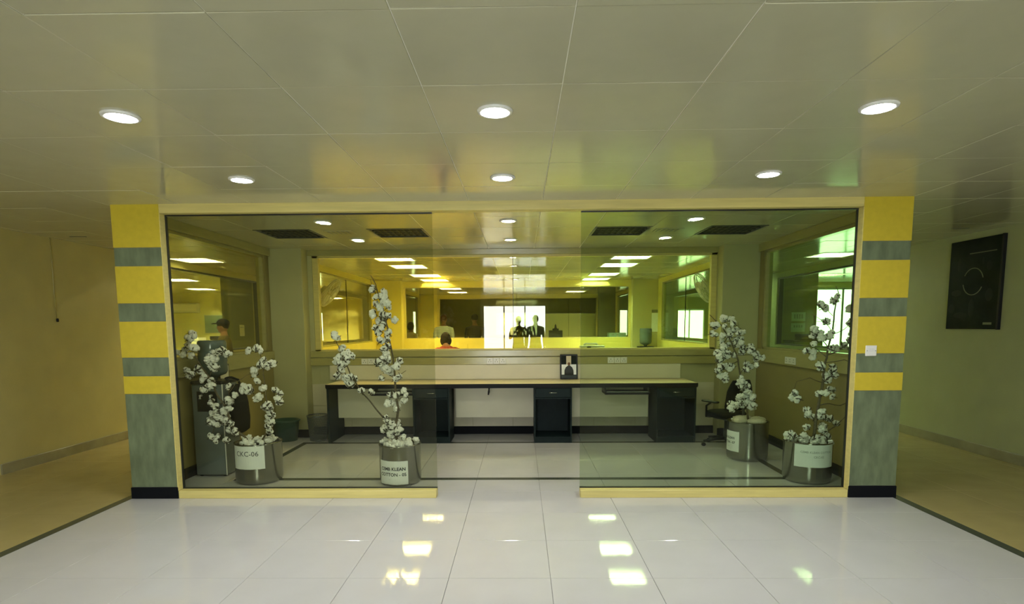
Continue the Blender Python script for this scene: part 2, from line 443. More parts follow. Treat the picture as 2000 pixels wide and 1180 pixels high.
wall_y('wall_cross_left', 17.2, 17.3, -10.75, -7.55, [], 'wall_lemon', 'yellow cross wall carrying the air conditioner')
struct('wall_stub_right', bx(XR+.15, 12.0, 0, 6.05, 12.12, H+.1), 'olive_band', 'olive partition end with two notices in the right side office', 'wall')
wall_y('wall_cross_right', 14.6, 14.7, 6.9, 10.75, [(7.0, 9.0, .35, 2.36)], 'wall_cream', 'cross wall around a bright daylit window')
# pilasters
for (x0, y0, x1, y1, mt, lab) in ((SL, 7.64, -2.86, Y1, 'wall_grey', 'grey cream corner pilaster beside the left end of the long desk'),
        (2.62, 7.64, SR, Y1, 'wall_grey', 'grey cream corner pilaster beside the right end of the long desk'),
        (SL, 13.2, -2.70, Y2, 'wall_yellow', 'yellow corner pilaster at the rear left of the lit office'),
        (2.53, 13.2, SR, Y2, 'wall_cream', 'cream corner pilaster at the rear right of the lit office beside the water bottle'),
        (SL, 19.1, -2.73, Y3, 'wall_yellow', 'corner pilaster left of the dark far window'),
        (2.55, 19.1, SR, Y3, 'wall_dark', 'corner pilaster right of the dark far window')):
    struct('wall_pilaster', bx(x0, y0, 0, x1, y1, H+.02, c=.006), mt, lab, 'pilaster')

# skirtings
def skirt(name, a, material, label): struct(name, bx(*a, c=.003), material, label, 'skirting')
skirt('baseboard_back', (-2.86, Y1-.018, 0, 2.62, Y1, .105), 'skirt_black', 'black skirting behind the long desk')
skirt('baseboard_booth_left', (SL, 4.96, 0, SL+.018, 7.64, .105), 'skirt_black', 'black skirting of the booth left wall')
skirt('baseboard_booth_right', (SR-.018, 4.96, 0, SR, 7.64, .105), 'skirt_black', 'black skirting of the booth right wall')
skirt('baseboard_pilaster_left', (SL, 7.622, 0, -2.845, 7.64, .105), 'skirt_black', 'black skirting of the left booth pilaster')
skirt('baseboard_pilaster_right', (2.605, 7.622, 0, SR, 7.64, .105), 'skirt_black', 'black skirting of the right booth pilaster')
skirt('baseboard_left', (XL, 5.68, 0, XL+.02, Y4, .11), 'baseboard', 'olive brown baseboard of the left corridor wall')
skirt('baseboard_right', (XR-.02, -6, 0, XR, Y4, .11), 'baseboard', 'olive brown baseboard of the right corridor wall')
# wall tiles under the desk (joints show as vertical lines)
wb = bpy.data.objects['wall_back']
xs = [-2.86, -2.33, -1.78, -1.22, -.66, -.11, .45, 1.0, 1.56, 2.11, 2.62]
for a, b in zip(xs[:-1], xs[1:]):
    for z0, z1 in ((.105, .40), (.402, .70)):
        bx(a+.002, Y1-.008, z0+.001, b-.002, Y1, z1-.001, c=.0015).build('wall_tile', 'wall_tile', wb)
# trunking and sill bands
struct('trim_1', bx(-2.86, Y1-.045, .957, 2.62, Y1, 1.055, c=.004), 'olive_band', 'olive cable trunking along the back wall above the desk', 'trim')
struct('trim_2', bx(-2.86, Y1-.03, 1.065, 2.62, Y1, 1.15, c=.004), 'olive_band', 'olive window sill band above the trunking', 'trim')
struct('trim_3', bx(-2.86, Y1-.02, 2.425, 2.62, Y1, H, c=.003), 'olive_band', 'olive head band above the back window', 'trim')
for s, x0, x1, nm in ((0, SL, SL+.03, 'left'), (0, SR-.03, SR, 'right')):
    struct('trim_4', bx(x0, 4.96, 1.0, x1, 7.64, 1.165, c=.004), 'olive_band', 'olive sill band under the %s side window of the booth' % nm, 'trim')
    struct('trim_5', bx(x0, 4.96, 2.40, x1, 7.64, H, c=.003), 'olive_band', 'olive head band above the %s side window of the booth' % nm, 'trim')

# windows -----------------------------------------------------------
def window_y(name, x0, x1, z0, z1, y, panes, frame_m, label, fw=.05, fd=.08):
    """window lying along x with frame and panes = [(xa, xb, material)]"""
    t = thing(name, label, 'window', (0, 0, 0), kind='structure')
    for a in ((x0, z0, x1, z0+fw*.4), (x0, z1-fw*.4, x1, z1), (x0, z0, x0+fw, z1), (x1-fw, z0, x1, z1)):
        bx(a[0], y-fd/2, a[1], a[2], y+fd/2, a[3], c=.003).build('frame_bar', frame_m, t)
    for xa, xb, mt in panes: bx(xa, y-.005, z0+fw*.3, xb, y+.005, z1-fw*.3).build('pane', mt, t)
    for (xa, xb, mt) in panes[:-1]: bx(xb-.003, y-.008, z0+.01, xb+.003, y+.008, z1-.01).build('joint_strip', 'gasket', t)
    return t
def window_x(name, y0, y1, z0, z1, x, panes, frame_m, label, fw=.05, fd=.08):
    t = thing(name, label, 'window', (0, 0, 0), kind='structure')
    for a in ((y0, z0, y1, z0+fw*.6), (y0, z1-fw*.6, y1, z1), (y0, z0, y0+fw, z1), (y1-fw, z0, y1, z1)):
        bx(x-fd/2, a[0], a[1], x+fd/2, a[2], a[3], c=.003).build('frame_bar', frame_m, t)
    for ya, yb, mt in panes: bx(x-.005, ya, z0+fw*.4, x+.005, yb, z1-fw*.4).build('pane', mt, t)
    for (ya, yb, mt) in panes[:-1]: bx(x-.008, yb-.003, z0+.01, x+.008, yb+.003, z1-.01).build('joint_strip', 'gasket', t)
    return t
YP = YG+.082          # plane of the glass, at the back of the reveal
def front(name, x0, x1, side, label, gm='glass_front'):
    t = thing(name, label, 'window', kind='structure')
    bx(x0, YP-.006, .05, x1, YP+.006, 2.43).build('pane', gm, t)
    sx0, sx1 = (x0+.004, x1) if side < 0 else (x0, x1-.004)
    bx(sx0, YG, 0, sx1, YP+.02, .068, c=.003).build('sill', 'pale_wood', t)
    xe = x0 if side < 0 else x1
    a, b = (xe-.002, xe+.004) if side < 0 else (xe-.004, xe+.002)
    bx(a, YG+.001, .068, b, YP-.012, 2.421).build('jamb', 'pale_wood', t)
    a, b = (xe, xe+.012) if side < 0 else (xe-.012, xe)
    bx(a, YP-.012, .068, b, YP+.012, 2.421).build('edge_seal', 'gasket', t)
    bx(x0, YP-.010, .066, x1, YP+.010, .076).build('bottom_seal', 'gasket', t)
    bx(x0, YP-.010, 2.412, x1, YP+.010, 2.424).build('top_seal', 'gasket', t)
    return t
front('window_1', -2.988, -.736, -1, 'tall frameless glass pane with pale wooden sill left of the open doorway')
front('window_2', .508, 2.791, 1, 'tall frameless glass pane with pale wooden sill right of the open doorway', 'glass_front_green')
struct('trim_6', bx(-2.987, YG-.004, 2.423, 2.79, YP+.02, H+.004, c=.003), 'pale_wood', 'pale yellow wooden header across the top of the glass front', 'trim')
window_y('window_3', *W3, Y1+.05, [(-2.79, -.1, 'glass_amber'), (-.1, 2.61, 'glass_lime')], 'pale_wood', 'wide two pane window above the long desk, amber and lime tinted', fw=.075)
window_x('window_4', 5.0, 7.52, 1.16, 2.40, SL-.05, [(5.01, 7.51, 'glass_left')], 'olive_band', 'left side window of the booth looking into the left corridor')
window_x('window_5', 5.0, 7.52, 1.16, 2.40, SR+.05, [(5.01, 7.51, 'glass_right')], 'olive_band', 'green tinted right side window of the booth')
window_y('window_6', -2.70, 2.53, 1.18, 2.37, Y2+.06, [(-2.69, -.09, 'glass_clear'), (-.09, 2.52, 'glass_clear')], 'pale_wood', 'wide inner window between the lit office and the far office')
window_x('window_7', 8.3, 12.9, 1.14, 2.40, SL-.05, [(8.31, 11.2, 'glass_clear'), (11.2, 12.89, 'glass_clear')], 'olive_band', 'left side window of the lit office behind the wall fan')
window_x('window_8', 8.3, 12.9, 1.14, 2.40, SR+.05, [(8.31, 11.2, 'glass_right'), (11.2, 12.89, 'glass_right')], 'olive_band', 'right side window of the lit office behind the wall fan')
window_y('window_9', -2.73, 2.55, 1.08, 2.38, Y3+.06, [(-2.72, 1.6, 'glass_clear'), (1.6, 2.54, 'glass_clear')], 'pale_wood', 'dark far window at the back of the far office')
window_x('window_10', 13.9, 18.8, 1.14, 2.40, SL-.05, [(13.91, 18.79, 'glass_clear')], 'olive_band', 'left side window of the far office')
window_x('window_11', 13.9, 18.8, 1.14, 2.40, SR+.05, [(13.91, 18.79, 'glass_clear')], 'olive_band', 'right side window of the far office')
window_x('window_12', 8.4, 11.8, 1.06, 2.40, XL-.07, [(8.41, 11.79, 'glass_clear')], 'dark_metal', 'dark framed window in the left corridor wall')
window_x('window_13', 8.4, 11.9, 1.06, 2.40, XR+.07, [(8.41, 11.89, 'glass_right')], 'dark_metal', 'dark framed window in the right corridor wall')
def day(name, x0, x1, z0, z1, y, mtl, label, cat, nb=2, face=-1):
    t = thing(name, label, cat, kind='structure')
    n = nb
    for k in range(n):
        a = x0+(x1-x0)*k/n; b = x0+(x1-x0)*(k+1)/n
        bx(a+.02, y-.004, z0+.03, b-.02, y+.004, z1-.03).build('pane', mtl, t)
    for k in range(n+1):
        a = x0+(x1-x0)*k/n; bx(a-.025, y-.03, z0, a+.025, y+.03, z1, c=.003).build('frame_bar', 'aluminium', t)
    for z in (z0, z1-.05): bx(x0, y-.03, z, x1, y+.03, z+.05, c=.003).build('frame_bar', 'aluminium', t)
    return t
d = day('door_1', -1.4, .95, 0, 2.25, -6.08, 'daylight', 'daylit glazed entrance door of the hall', 'door', nb=3)
day('window_14', 7.0, 9.0, .35, 2.36, 14.65, 'daylight_side', 'large overexposed window in the right side office', 'window', nb=2)
day('window_15', 5.9, 7.0, .3, 2.05, Y4+.07, 'daylight_side', 'pale daylit window at the end of the right side office', 'window', nb=2)
day('door_2', 3.62, 4.1, 0, 2.08, Y4+.07, 'daylight_side', 'pale daylit door at the end of the right corridor', 'door', nb=1)
day('door_3', -4.15, -3.72, 0, 2.08, Y4+.07, 'daylight_side', 'pale daylit door at the end of the left corridor', 'door', nb=1)
day('window_16', -8.0, -7.62, .9, 2.05, Y4+.07, 'daylight_side', 'small daylit window at the end of the left side office', 'window', nb=1)

# pillars -----------------------------------------------------------
def pillar(name, x0, x1, label):
    t = thing(name, label, 'pillar', ((x0+x1)/2, YG+.05, 0))
    w_, d_ = x1-x0, .10
    zs = [(.10, .917, 'pillar_grey'), (.917, 1.071, 'pillar_yellow'), (1.071, 1.228, 'pillar_grey'), (1.228, 1.535, 'pillar_yellow'),
          (1.535, 1.685, 'pillar_grey'), (1.685, 1.995, 'pillar_yellow'), (1.995, 2.146, 'pillar_grey'), (2.146, H+.004, 'pillar_yellow')]
    bx(-w_/2+.006, -d_/2+.006, 0, w_/2-.006, d_/2-.006, H).build('core', 'grout', t)
    for z0, z1, mt in zs:
        e = .002 if mt == 'pillar_grey' else 0
        bx(-w_/2+e, -d_/2+e, z0+.0012, w_/2-e, d_/2-e, z1-.0012, c=.003).build('tile_band', mt, t)
    bx(-w_/2-.004, -d_/2-.006, 0, w_/2+.004, d_/2+.004, .10, c=.003).build('skirting', 'skirt_black', t)
    return t
pillar('pillar', -3.393, -2.989, 'yellow and grey banded tiled pillar beside the pane with the pot marked 06')
pillar('pillar', 2.792, 3.190, 'yellow and grey banded tiled pillar carrying the white switch plate')

# switch plate
t = thing('switch_plate', 'white square switch plate on the banded pillar', 'switch', (2.909, YG-.0005, 1.252))
bx(-.046, -.010, -.044, .046, 0, .044, c=.004).build('plate', 'white_plastic', t)
for k in range(3): bx(-.026+.018*k, -.0135, -.006, -.012+.018*k, -.009, .02, c=.001).build('rocker', 'white_plastic', t)
for x in (-.034, .034): MB().lathe([(.003, 0), (.003, .002)], 8).xf(Matrix.Translation((x, -.009, 0)) @ Matrix.Rotation(PI/2, 4, 'X')).build('screw', 'steel_dark', t)

# ------------------------------------------------------------------ lamps in the ceiling
def downlight(name, lampm, label, group, loc):
    t = thing(name, label, 'downlight', loc, group=group)
    MB().lathe([(.062, .002), (.066, -.010), (.083, -.008), (.086, .0), (.084, .003), (.062, .003)], 28, cap=False).build('ring', 'white_plastic', t)
    MB().lathe([(.004, -.004), (.058, -.005), (.064, -.001), (.064, .004)], 28).build('lens', lampm, t)
    return t
d1 = d2 = None
XN = {-1: 'on the side of pot 06', 0: 'in line with the doorway', 1: 'on the switch plate side'}
for x, y in ((-1.92, 2.875), (-.117, 2.87), (1.695, 2.88), (-1.92, 4.088), (-.119, 4.11), (1.692, 4.092)):
    lb = 'hall downlight %s, %s glass front' % (XN[round(x/1.8)], 'close to' if y > 3.5 else 'far from')
    if d1 is None: d1 = downlight('downlight', 'lamp_hall', lb, 'hall downlights', (x, y, H-.002))
    else: copy_tree(d1, (x, y, H-.002), label=lb)
for x, y in ((-1.92, 5.73), (-1.908, 6.90), (-.115, 5.76), (-.116, 7.0), (1.697, 5.733), (1.70, 6.933)):
    lb = 'small booth downlight %s, %s' % (XN[round(x/1.8)], 'just behind the glass front' if y < 6.3 else 'above the long desk')
    if d2 is None: d2 = downlight('downlight', 'lamp_vest', lb, 'booth downlights', (x, y, H-.002))
    else: copy_tree(d2, (x, y, H-.002), label=lb)
for x, y in ((-1.92, -.2), (1.69, -.2), (-1.92, -3.0), (1.69, -3.0)):
    copy_tree(d1, (x, y, H-.002), label='round lit downlight between the two standing people and the entrance door')['group'] = 'rear hall downlights'

def troffer(kind, label, group, loc):
    t = thing('ceiling_troffer', label, 'ceiling light', loc, group=group)
    for a in ((-.298, -.298, .298, -.275), (-.298, .275, .298, .298), (-.298, -.275, -.275, .275), (.275, -.275, .298, .275)):
        bx(a[0], a[1], -.004, a[2], a[3], .012).build('frame_bar', 'dark_metal' if kind == 'off' else 'troffer_in', t)
    hm = 'louvre' if kind == 'off' else 'troffer_in'
    mb = MB()
    mb.box(-.29, -.29, .10, .29, .29, .11)
    for a in ((-.29, -.29, .29, -.28), (-.29, .28, .29, .29), (-.29, -.28, -.28, .28), (.28, -.28, .29, .28)): mb.box(a[0], a[1], .012, a[2], a[3], .10)
    mb.build('housing', hm, t)
    tm = {'off': 'tube_off', 'warm': 'tube_warm', 'cool': 'tube_cool', 'side': 'tube_side', 'office': 'tube_office', 'green': 'tube_green'}[kind]
    for y in (-.19, -.063, .063, .19):
        MB().tube([(-.27, y, .062), (.27, y, .062)], .014, 8).build('tube', tm, t)
    for k in range(3):
        y = -.1275+.1275*k; bx(-.275, y-.004, .002, .275, y+.004, .04).build('louvre_blade', hm, t)
    for k in range(7):
        x = -.207+.069*k; bx(x-.0015, -.275, .004, x+.0015, .275, .036).build('louvre_blade', hm, t)
    return t
TL = {'off': ('dark unlit louvred troffer in the booth ceiling', 'unlit troffers in the booth ceiling'),
      'warm': ('lit fluorescent troffer with warm tubes in an office ceiling', 'warm office troffers'),
      'cool': ('lit fluorescent troffer with cool tubes in the office ceiling', 'cool office troffers'),
      'side': ('lit yellowish troffer in the ceilings beyond the left side windows', 'left side troffers'),
      'office': ('lit troffer in the left side office', 'left side office troffers'),
      'green': ('lit greenish troffer in the ceilings beyond the right side windows', 'right side troffers')}
protos = {}; cnt = {}
SIDE_L = ['lit troffer over the dark printer side of the far office', 'lit yellowish troffer over the person in the peaked cap', 'lit yellowish troffer deeper in the left corridor beyond the capped person',
          'lit yellowish troffer just beyond the dark olive partition', 'lit yellowish troffer in front of the air conditioner', 'lit yellowish troffer between corridor window and outer left wall', 'lit yellowish troffer beside the end of the cross wall', 'added lit troffer brightening the end wall, farthest down the left side office']
GREEN_L = ['lit greenish troffer in the right corridor beside the booth window', 'lit greenish troffer deeper in the right corridor', 'lit greenish troffer behind the olive partition with notices', 'lit greenish troffer in the right side office near its outer wall']
for (i, j), k in trof.items():
    p = (gx(i), gy(j), H)
    cnt[k] = cnt.get(k, 0)+1; lb, gr = TL[k]
    if k == 'off': lb += ', '+('beside the left side window', 'between doorway and left side window', 'between doorway and right side window', 'beside the right side window')[cnt[k]-1]
    elif k == 'side': lb = SIDE_L[cnt[k]-1]
    elif k == 'office': lb = SIDE_L[3+cnt[k]-1]
    elif k == 'green': lb = GREEN_L[cnt[k]-1]
    elif k in ('warm', 'cool'):
        lb += ', '+('first', 'second', 'third', 'fourth', 'fifth', 'sixth')[cnt[k]-1]+' from the booth'
    if k in protos: copy_tree(protos[k], p, label=lb)
    else: protos[k] = troffer(k, lb, gr, p)
for x, y in ((-1.95, 6.38), (1.6, 6.42)):          # small slot air grilles
    t = thing('air_grille', 'small slotted air grille between the two unlit troffers on the %s side' % ('pot 06' if x < 0 else 'switch plate'), 'air grille', (x, y, H), group='booth air grilles')
    bx(-.15, -.10, -.005, .15, .10, .001, c=.002).build('frame', 'ceiling_tile', t)
    for k in range(5): bx(-.12+.05*k, -.07, -.0075, -.098+.05*k, .07, -.004).build('slot', 'dark_metal', t)
for x, y, r_, lb in ((-4.93, 6.51, -.15, 'thin dark slot vent in the left corridor ceiling'), (4.78, 6.5, .8, 'thin dark slot vent in the right corridor ceiling')):
    tag(bx(-.09, -.012, -.004, .09, .012, .002, c=.001).build('slot_vent', 'dark_metal', None, (x, y, H)), lb, 'vent')

# ------------------------------------------------------------------ long desk
DY0, DY1 = 7.19, Y1-.047
desk = thing('long_desk', 'long built-in desk with wooden top and dark sides along the back wall', 'desk', (0, 0, 0))
bx(-2.455, DY0+.006, .722, 2.20, DY1, .755, c=.002).build('worktop', 'desk_top', desk)
bx(-2.46, DY0, .712, 2.205, DY0+.006, .754).build('edge_band', 'black_edge', desk)
bx(-2.455, DY0+.004, .70, 2.20, DY1, .7215).build('under_frame', 'black_edge', desk)
bx(-2.452, DY0+.012, 0, -2.425, DY1, .70, c=.002).build('end_panel', 'black_teal', desk)
bx(-2.60, Y1-.043, .757, 2.15, Y1-.0085, .955, c=.003).build('upstand', 'panel_cream', desk)
for a, b in ((-2.42, -1.37), (-.86, .165), (.64, 1.67)):
    bx(a, Y1-.30, .275, b, Y1-.28, .70, c=.002).build('modesty_panel', 'panel_cream', desk)
for a, b in ((-1.90, -1.37), (1.06, 1.62)):
    tr = bx(a, DY0+.05, .605, b, DY0+.42, .635, c=.003).build('keyboard_tray', 'black_edge', desk)
    for x in (a, b-.016): bx(x, DY0+.10, .635, x+.016, DY0+.40, .70).build('tray_runner', 'dark_metal', tr)
    bx(a+.02, DY0+.05, .635, b-.02, DY0+.06, .648).build('tray_lip', 'steel_dark', tr)
cl = MB().tube([(-.40, DY0+.03, .70), (-.402, DY0+.02, .66), (-.41, DY0+.015, .615)], [.012, .014, .009], 8).build('cable_clip', 'plastic_black', desk)
def pedestal(x0, x1, label):
    t = thing('drawer_pedestal', label, 'pedestal', ((x0+x1)/2, DY0+.01, 0)); w_ = (x1-x0)/2; D = .46
    mb = MB(); th = .018
    for a in ((-w_, 0, 0, -w_+th, D, .699), (w_-th, 0, 0, w_, D, .699), (-w_+th, D-th, 0, w_-th, D, .699), (-w_+th, 0, .06, w_-th, D-th, .078), (-w_+th, 0, .56, w_-th, D-th, .575), (-w_+th, .01, 0, w_-th, .028, .06), (-w_+th, .02, .68, w_-th, D-th, .699)):
        mb.box(*a)
    mb.build('carcass', 'black_teal', t)
    dr = bx(-w_+th+.003, -.004, .58, w_-th-.003, .014, .695, c=.002).build('drawer_front', 'black_teal', t)
    hz = .64
    MB().tube([(-.05, -.004, hz), (-.045, -.022, hz), (0, -.026, hz), (.045, -.022, hz), (.05, -.004, hz)], .004, 8).build('handle', 'chrome', dr)
pedestal(-1.365, -.90, 'dark drawer pedestal behind the cotton plant marked 05')
pedestal(.165, .64, 'dark drawer pedestal under the framed photo')
pedestal(1.70, 2.19, 'dark drawer pedestal at the desk end beside the armchair')

# socket strips on the trunking
def socket_strip(x, y, z, rz, label, n=3):
    t = thing('socket_strip', label, 'socket', (x, y, z), rz)
    for k in range(n):
        c = (k-(n-1)/2)*.088
        p = bx(c-.042, -.010, -.04, c+.042, 0, .04, c=.003).build('socket_plate', 'white_plastic', t)
        for dx, dz, s in ((-.015, -.012, .006), (.015, -.012, .006), (0, .014, .007)):
            bx(c+dx-s/2, -.0115, dz-s, c+dx+s/2, -.0095, dz+s).build('pin_hole', 'ink', p)
socket_strip(-2.03, Y1-.0455, 1.007, 0, 'white socket strip on the trunking behind the tall cotton plant')
socket_strip(-.33, Y1-.0455, 1.007, 0, 'white socket strip on the trunking above the middle of the desk')
socket_strip(1.30, Y1-.0455, 1.007, 0, 'white socket strip on the trunking beside the framed photo')
socket_strip(SR-.0305, 6.62, 1.06, PI/2*-1, 'white socket strip on the right side wall of the booth')

# framed photo standing on the desk, leaning on the upstand
t = thing('photo_frame', 'small framed photo of a dark suited figure leaning on the desk upstand', 'photo frame', (.645, Y1-.118, .7585)); t.rotation_euler = (-.14, 0, 0)
bx(-.118, -.008, 0, .118, .012, .335, c=.003).build('frame', 'plastic_black', t)
pz = [((-.098, .20), (.098, .315), 'poster_black'), ((-.035, .195), (.03, .312), 'shirt_pale'), ((-.098, .06), (.098, .198), 'paper'), ((-.10, .02), (.10, .062), 'fabric_grey')]
for k, (a, b, mt) in enumerate(pz): bx(a[0], -.0095-.0006*k, a[1], b[0], -.008, b[1]).build('print_area', mt, t)
MB().loft([((0, 0, .055), .062, .002), ((0, 0, .12), .06, .002), ((0, 0, .16), .042, .002), ((0, 0, .185), .012, .002)], 10).xf(Matrix.Translation((0, -.0115, 0))).build('print_figure', 'ink', t)
MB().ell((0, -.0115, .205), (.018, .0025, .022)).build('print_head', 'skin', t)

# ------------------------------------------------------------------ bins
t = thing('waste_bin', 'black wire mesh waste bin beside the left end of the desk', 'bin', (-2.66, 7.44, 0))
mb = MB(); n = 36
for k in range(n):
    a = 2*PI*k/n
    for s_ in (-1, 1):
        pts = [(math.cos(a+s_*q*.25)*(.105+.03*q/4), math.sin(a+s_*q*.25)*(.105+.03*q/4), .01+.32*q/4) for q in range(5)]
        mb.tube(pts, .0026, 4, cap=False)
o = mb.build('wire_mesh', 'mesh_metal', t); o['kind'] = 'stuff'
MB().lathe([(.128, .322), (.128, .335), (.140, .335), (.140, .322)], 32, cap=False).build('rim', 'mesh_metal', t)
MB().lathe([(.02, 0), (.108, 0), (.110, .02), (.10, .022), (.02, .012)], 32).build('base', 'mesh_metal', t)
t = thing('waste_bin', 'low dark green plastic tub in front of the left pilaster', 'bin', (-3.08, 7.44, 0))
MB().lathe([(.02, 0), (.135, 0), (.165, .26), (.168, .265), (.157, .266), (.128, .015), (.02, .012)], 32).build('body', 'teal_plastic', t)
MB().lathe([(.163, .25), (.178, .255), (.180, .27), (.166, .276), (.158, .268)], 32, cap=False).build('rim', 'teal_plastic', t)

# ------------------------------------------------------------------ water dispensers
def dispenser(name, loc, rz, label, bodym, h=.955):
    t = thing(name, label, 'water dispenser', loc, rz)
    bx(-.155, -.15, .012, .155, .16, h-.03, c=.012).build('body', bodym, t)
    bx(-.16, -.155, h-.03, .16, .165, h, c=.008).build('top_collar', 'plastic_black', t)
    bx(-.10, -.152, h-.30, .10, -.149, h-.10).build('tap_recess', 'plastic_black', t)
    for x in (-.05, .05): MB().tube([(x, -.15, h-.14), (x, -.185, h-.14), (x, -.19, h-.17)], .012, 8).build('tap', 'white_plastic', t)
    bx(.150, -.153, .012, .158, -.142, h-.03, c=.002).build('corner_strip', 'white_plastic', t)
    for x in (-.12, .12):
        for y in (-.11, .12): MB().lathe([(.018, 0), (.02, .014)], 10).xf(Matrix.Translation((x, y, 0))).build('foot', 'plastic_black', t)
    MB().lathe([(.03, h-.005), (.035, h+.02), (.06, h+.04), (.115, h+.06), (.132, h+.09), (.134, h+.16), (.128, h+.175), (.134, h+.19), (.134, h+.27), (.128, h+.285), (.134, h+.30), (.134, h+.38), (.122, h+.398), (.03, h+.40)], 32).build('bottle', 'bottle_water', t)
    return t
dispenser('water_dispenser', (-3.09, 5.75, 0), 0, 'tall grey water dispenser with an upturned bottle inside the glass front', 'grey_plastic')
dispenser('water_dispenser', (2.78, 12.95, 0), 0, 'pale water dispenser with a blue green bottle in the lit office', 'white_plastic', h=1.0)
# black bag slung on the dispenser
t = thing('shoulder_bag', 'black cloth bag slung over the corner of the grey water dispenser', 'bag', (-2.845, 5.74, .42))
MB().loft([((0, 0, 0), .03, .08), ((0, 0, .03), .07, .15), ((0, 0, .15), .078, .16), ((-.004, 0, .30), .070, .155), ((-.01, 0, .42), .055, .14), ((-.015, 0, .49), .025, .10)], 16).build('pouch', 'fabric_black', t)
MB().tube([(-.01, -.10, .42), (-.04, -.09, .53), (-.09, -.06, .556), (-.10, 0, .558), (-.09, .06, .556), (-.04, .09, .53), (-.01, .10, .42)], .012, 8).build('strap', 'fabric_black', t)
# small notice on left booth wall
t = thing('wall_notice', 'small black edged paper notice on the left side wall of the booth', 'notice', (SL+.031, 6.3, .985))
bx(0, -.10, -.09, .006, .10, .09).build('backing', 'plastic_black', t); bx(.006, -.092, -.09, .0075, .085, .075).build('sheet', 'panel_cream', t)

# ------------------------------------------------------------------ office chairs
def office_chair(label, loc, rz, seatm):
    t = thing('office_chair', label, 'chair', loc, rz)
    for k in range(5):
        a = 2*PI*k/5+.3; c_, s_ = math.cos(a), math.sin(a)
        lg = MB().tube([(0, 0, .11), (.15*c_, .15*s_, .10), (.29*c_, .29*s_, .075)], [.026, .022, .016], 8).build('base_arm', 'plastic_black', t)
        MB().lathe([(.012, -.012), (.027, -.012), (.027, .012), (.012, .012)], 12).xf(Matrix.Translation((.29*c_, .29*s_, .0275)) @ Matrix.Rotation(a, 4, 'Z') @ Matrix.Rotation(PI/2, 4, 'X')).build('caster', 'plastic_black', lg)
    MB().lathe([(.03, .09), (.03, .25), (.018, .25), (.018, .40)], 14).build('gas_column', 'dark_metal', t)
    bx(-.10, -.12, .39, .10, .12, .425, c=.008).build('mechanism', 'dark_metal', t)
    MB().loft([((0, .0, .425), .21, .20), ((0, 0, .44), .245, .235), ((0, 0, .48), .25, .24), ((0, 0, .505), .235, .225), ((0, 0, .512), .16, .15)], 20).build('seat', seatm, t)
    bk = MB(); V = []; nz, nx = 8, 8
    for lay in (0, 1):
        for j in range(nz+1):
            q = j/nz; z = .56+.42*q; hw = .20*(1-.35*max(0, q-.6)**1.5/.25)*(1 if q > .1 else .93)
            for i in range(nx+1):
                u = -1+2*i/nx
                V.append((u*hw, -.225-.06*q+.05*u*u+(-.028 if lay == 0 else .028)*(1-.5*abs(u)**4), z))
    Fs = []; N = (nx+1); L = N*(nz+1)
    for j in range(nz):
        for i in range(nx):
            a = j*N+i; Fs.append((a, a+1, a+N+1, a+N)); Fs.append((L+a, L+a+N, L+a+N+1, L+a+1))
    for j in range(nz): a = j*N; Fs += [(a, a+N, L+a+N, L+a), (a+nx, L+a+nx, L+a+N+nx, a+N+nx)]
    for i in range(nx): a = i; Fs.append((a, L+a, L+a+1, a+1)); b = nz*N+i; Fs.append((b, b+1, L+b+1, L+b))
    bk.add(V, Fs, True).build('backrest', seatm, t)
    MB().tube([(0, -.10, .41), (0, -.26, .42), (0, -.285, .52), (0, -.27, .66)], .018, 8).build('back_stem', 'dark_metal', t)
    for s_ in (-1, 1):
        ar = MB().tube([(s_*.20, .06, .43), (s_*.275, .06, .44), (s_*.285, .05, .60), (s_*.285, -.02, .655)], .014, 8).build('arm_bracket', 'plastic_black', t)
        bx(s_*.285-.03, -.15, .655, s_*.285+.03, .12, .685, c=.01).build('arm_pad', 'plastic_black', ar)
    return t
office_chair('dark office armchair turned aside at the right end of the long desk', (2.50, 7.02, 0), .45, 'fabric_black').scale = (.95, .95, .84)

# ------------------------------------------------------------------ potted cotton plants
def boll_mesh(seed):
    R = random.Random(seed); mb = MB()
    n = 5
    for k in range(n):
        a = 2*PI*k/n+R.uniform(-.25, .25); d = R.uniform(.016, .022)
        rot = Euler((R.uniform(-.5, .5), R.uniform(-.5, .5), R.uniform(0, 6))).to_matrix()
        mb.ell((d*math.cos(a), d*math.sin(a), R.uniform(-.006, .006)), (R.uniform(.015, .021), R.uniform(.014, .019), R.uniform(.019, .027)), 7, 5, rot)
    mb.ell((0, 0, .012), (.018, .018, .018), 7, 5)
    mb.v = [tuple(c*(1+R.uniform(-.09, .09)) for c in p) for p in mb.v]
    return mb.mesh('cotton_boll', 'lint')
def bract_mesh(seed):
    R = random.Random(seed); mb = MB()
    for k in range(5):
        a = 2*PI*k/5+R.uniform(-.2, .2); c_, s_ = math.cos(a), math.sin(a)
        tip = Vector((c_*.046, s_*.046, R.uniform(.0, .022))); base = Vector((0, 0, -.026)); side = Vector((-s_, c_, 0))*.011; mid = Vector((c_*.026, s_*.026, -.016))
        V = [base, mid+side, mid-side, tip, mid+Vector((0, 0, -.004))]
        mb.add(V, [(0, 1, 4), (0, 4, 2), (1, 3, 4), (4, 3, 2), (0, 2, 1), (1, 2, 3)])
    mb.tube([(0, 0, -.022), (0, 0, -.045)], .003, 5)
    return mb.mesh('bract', 'bract')
BOLL = [boll_mesh(k) for k in range(6)]; BRACT = [bract_mesh(k) for k in range(3)]

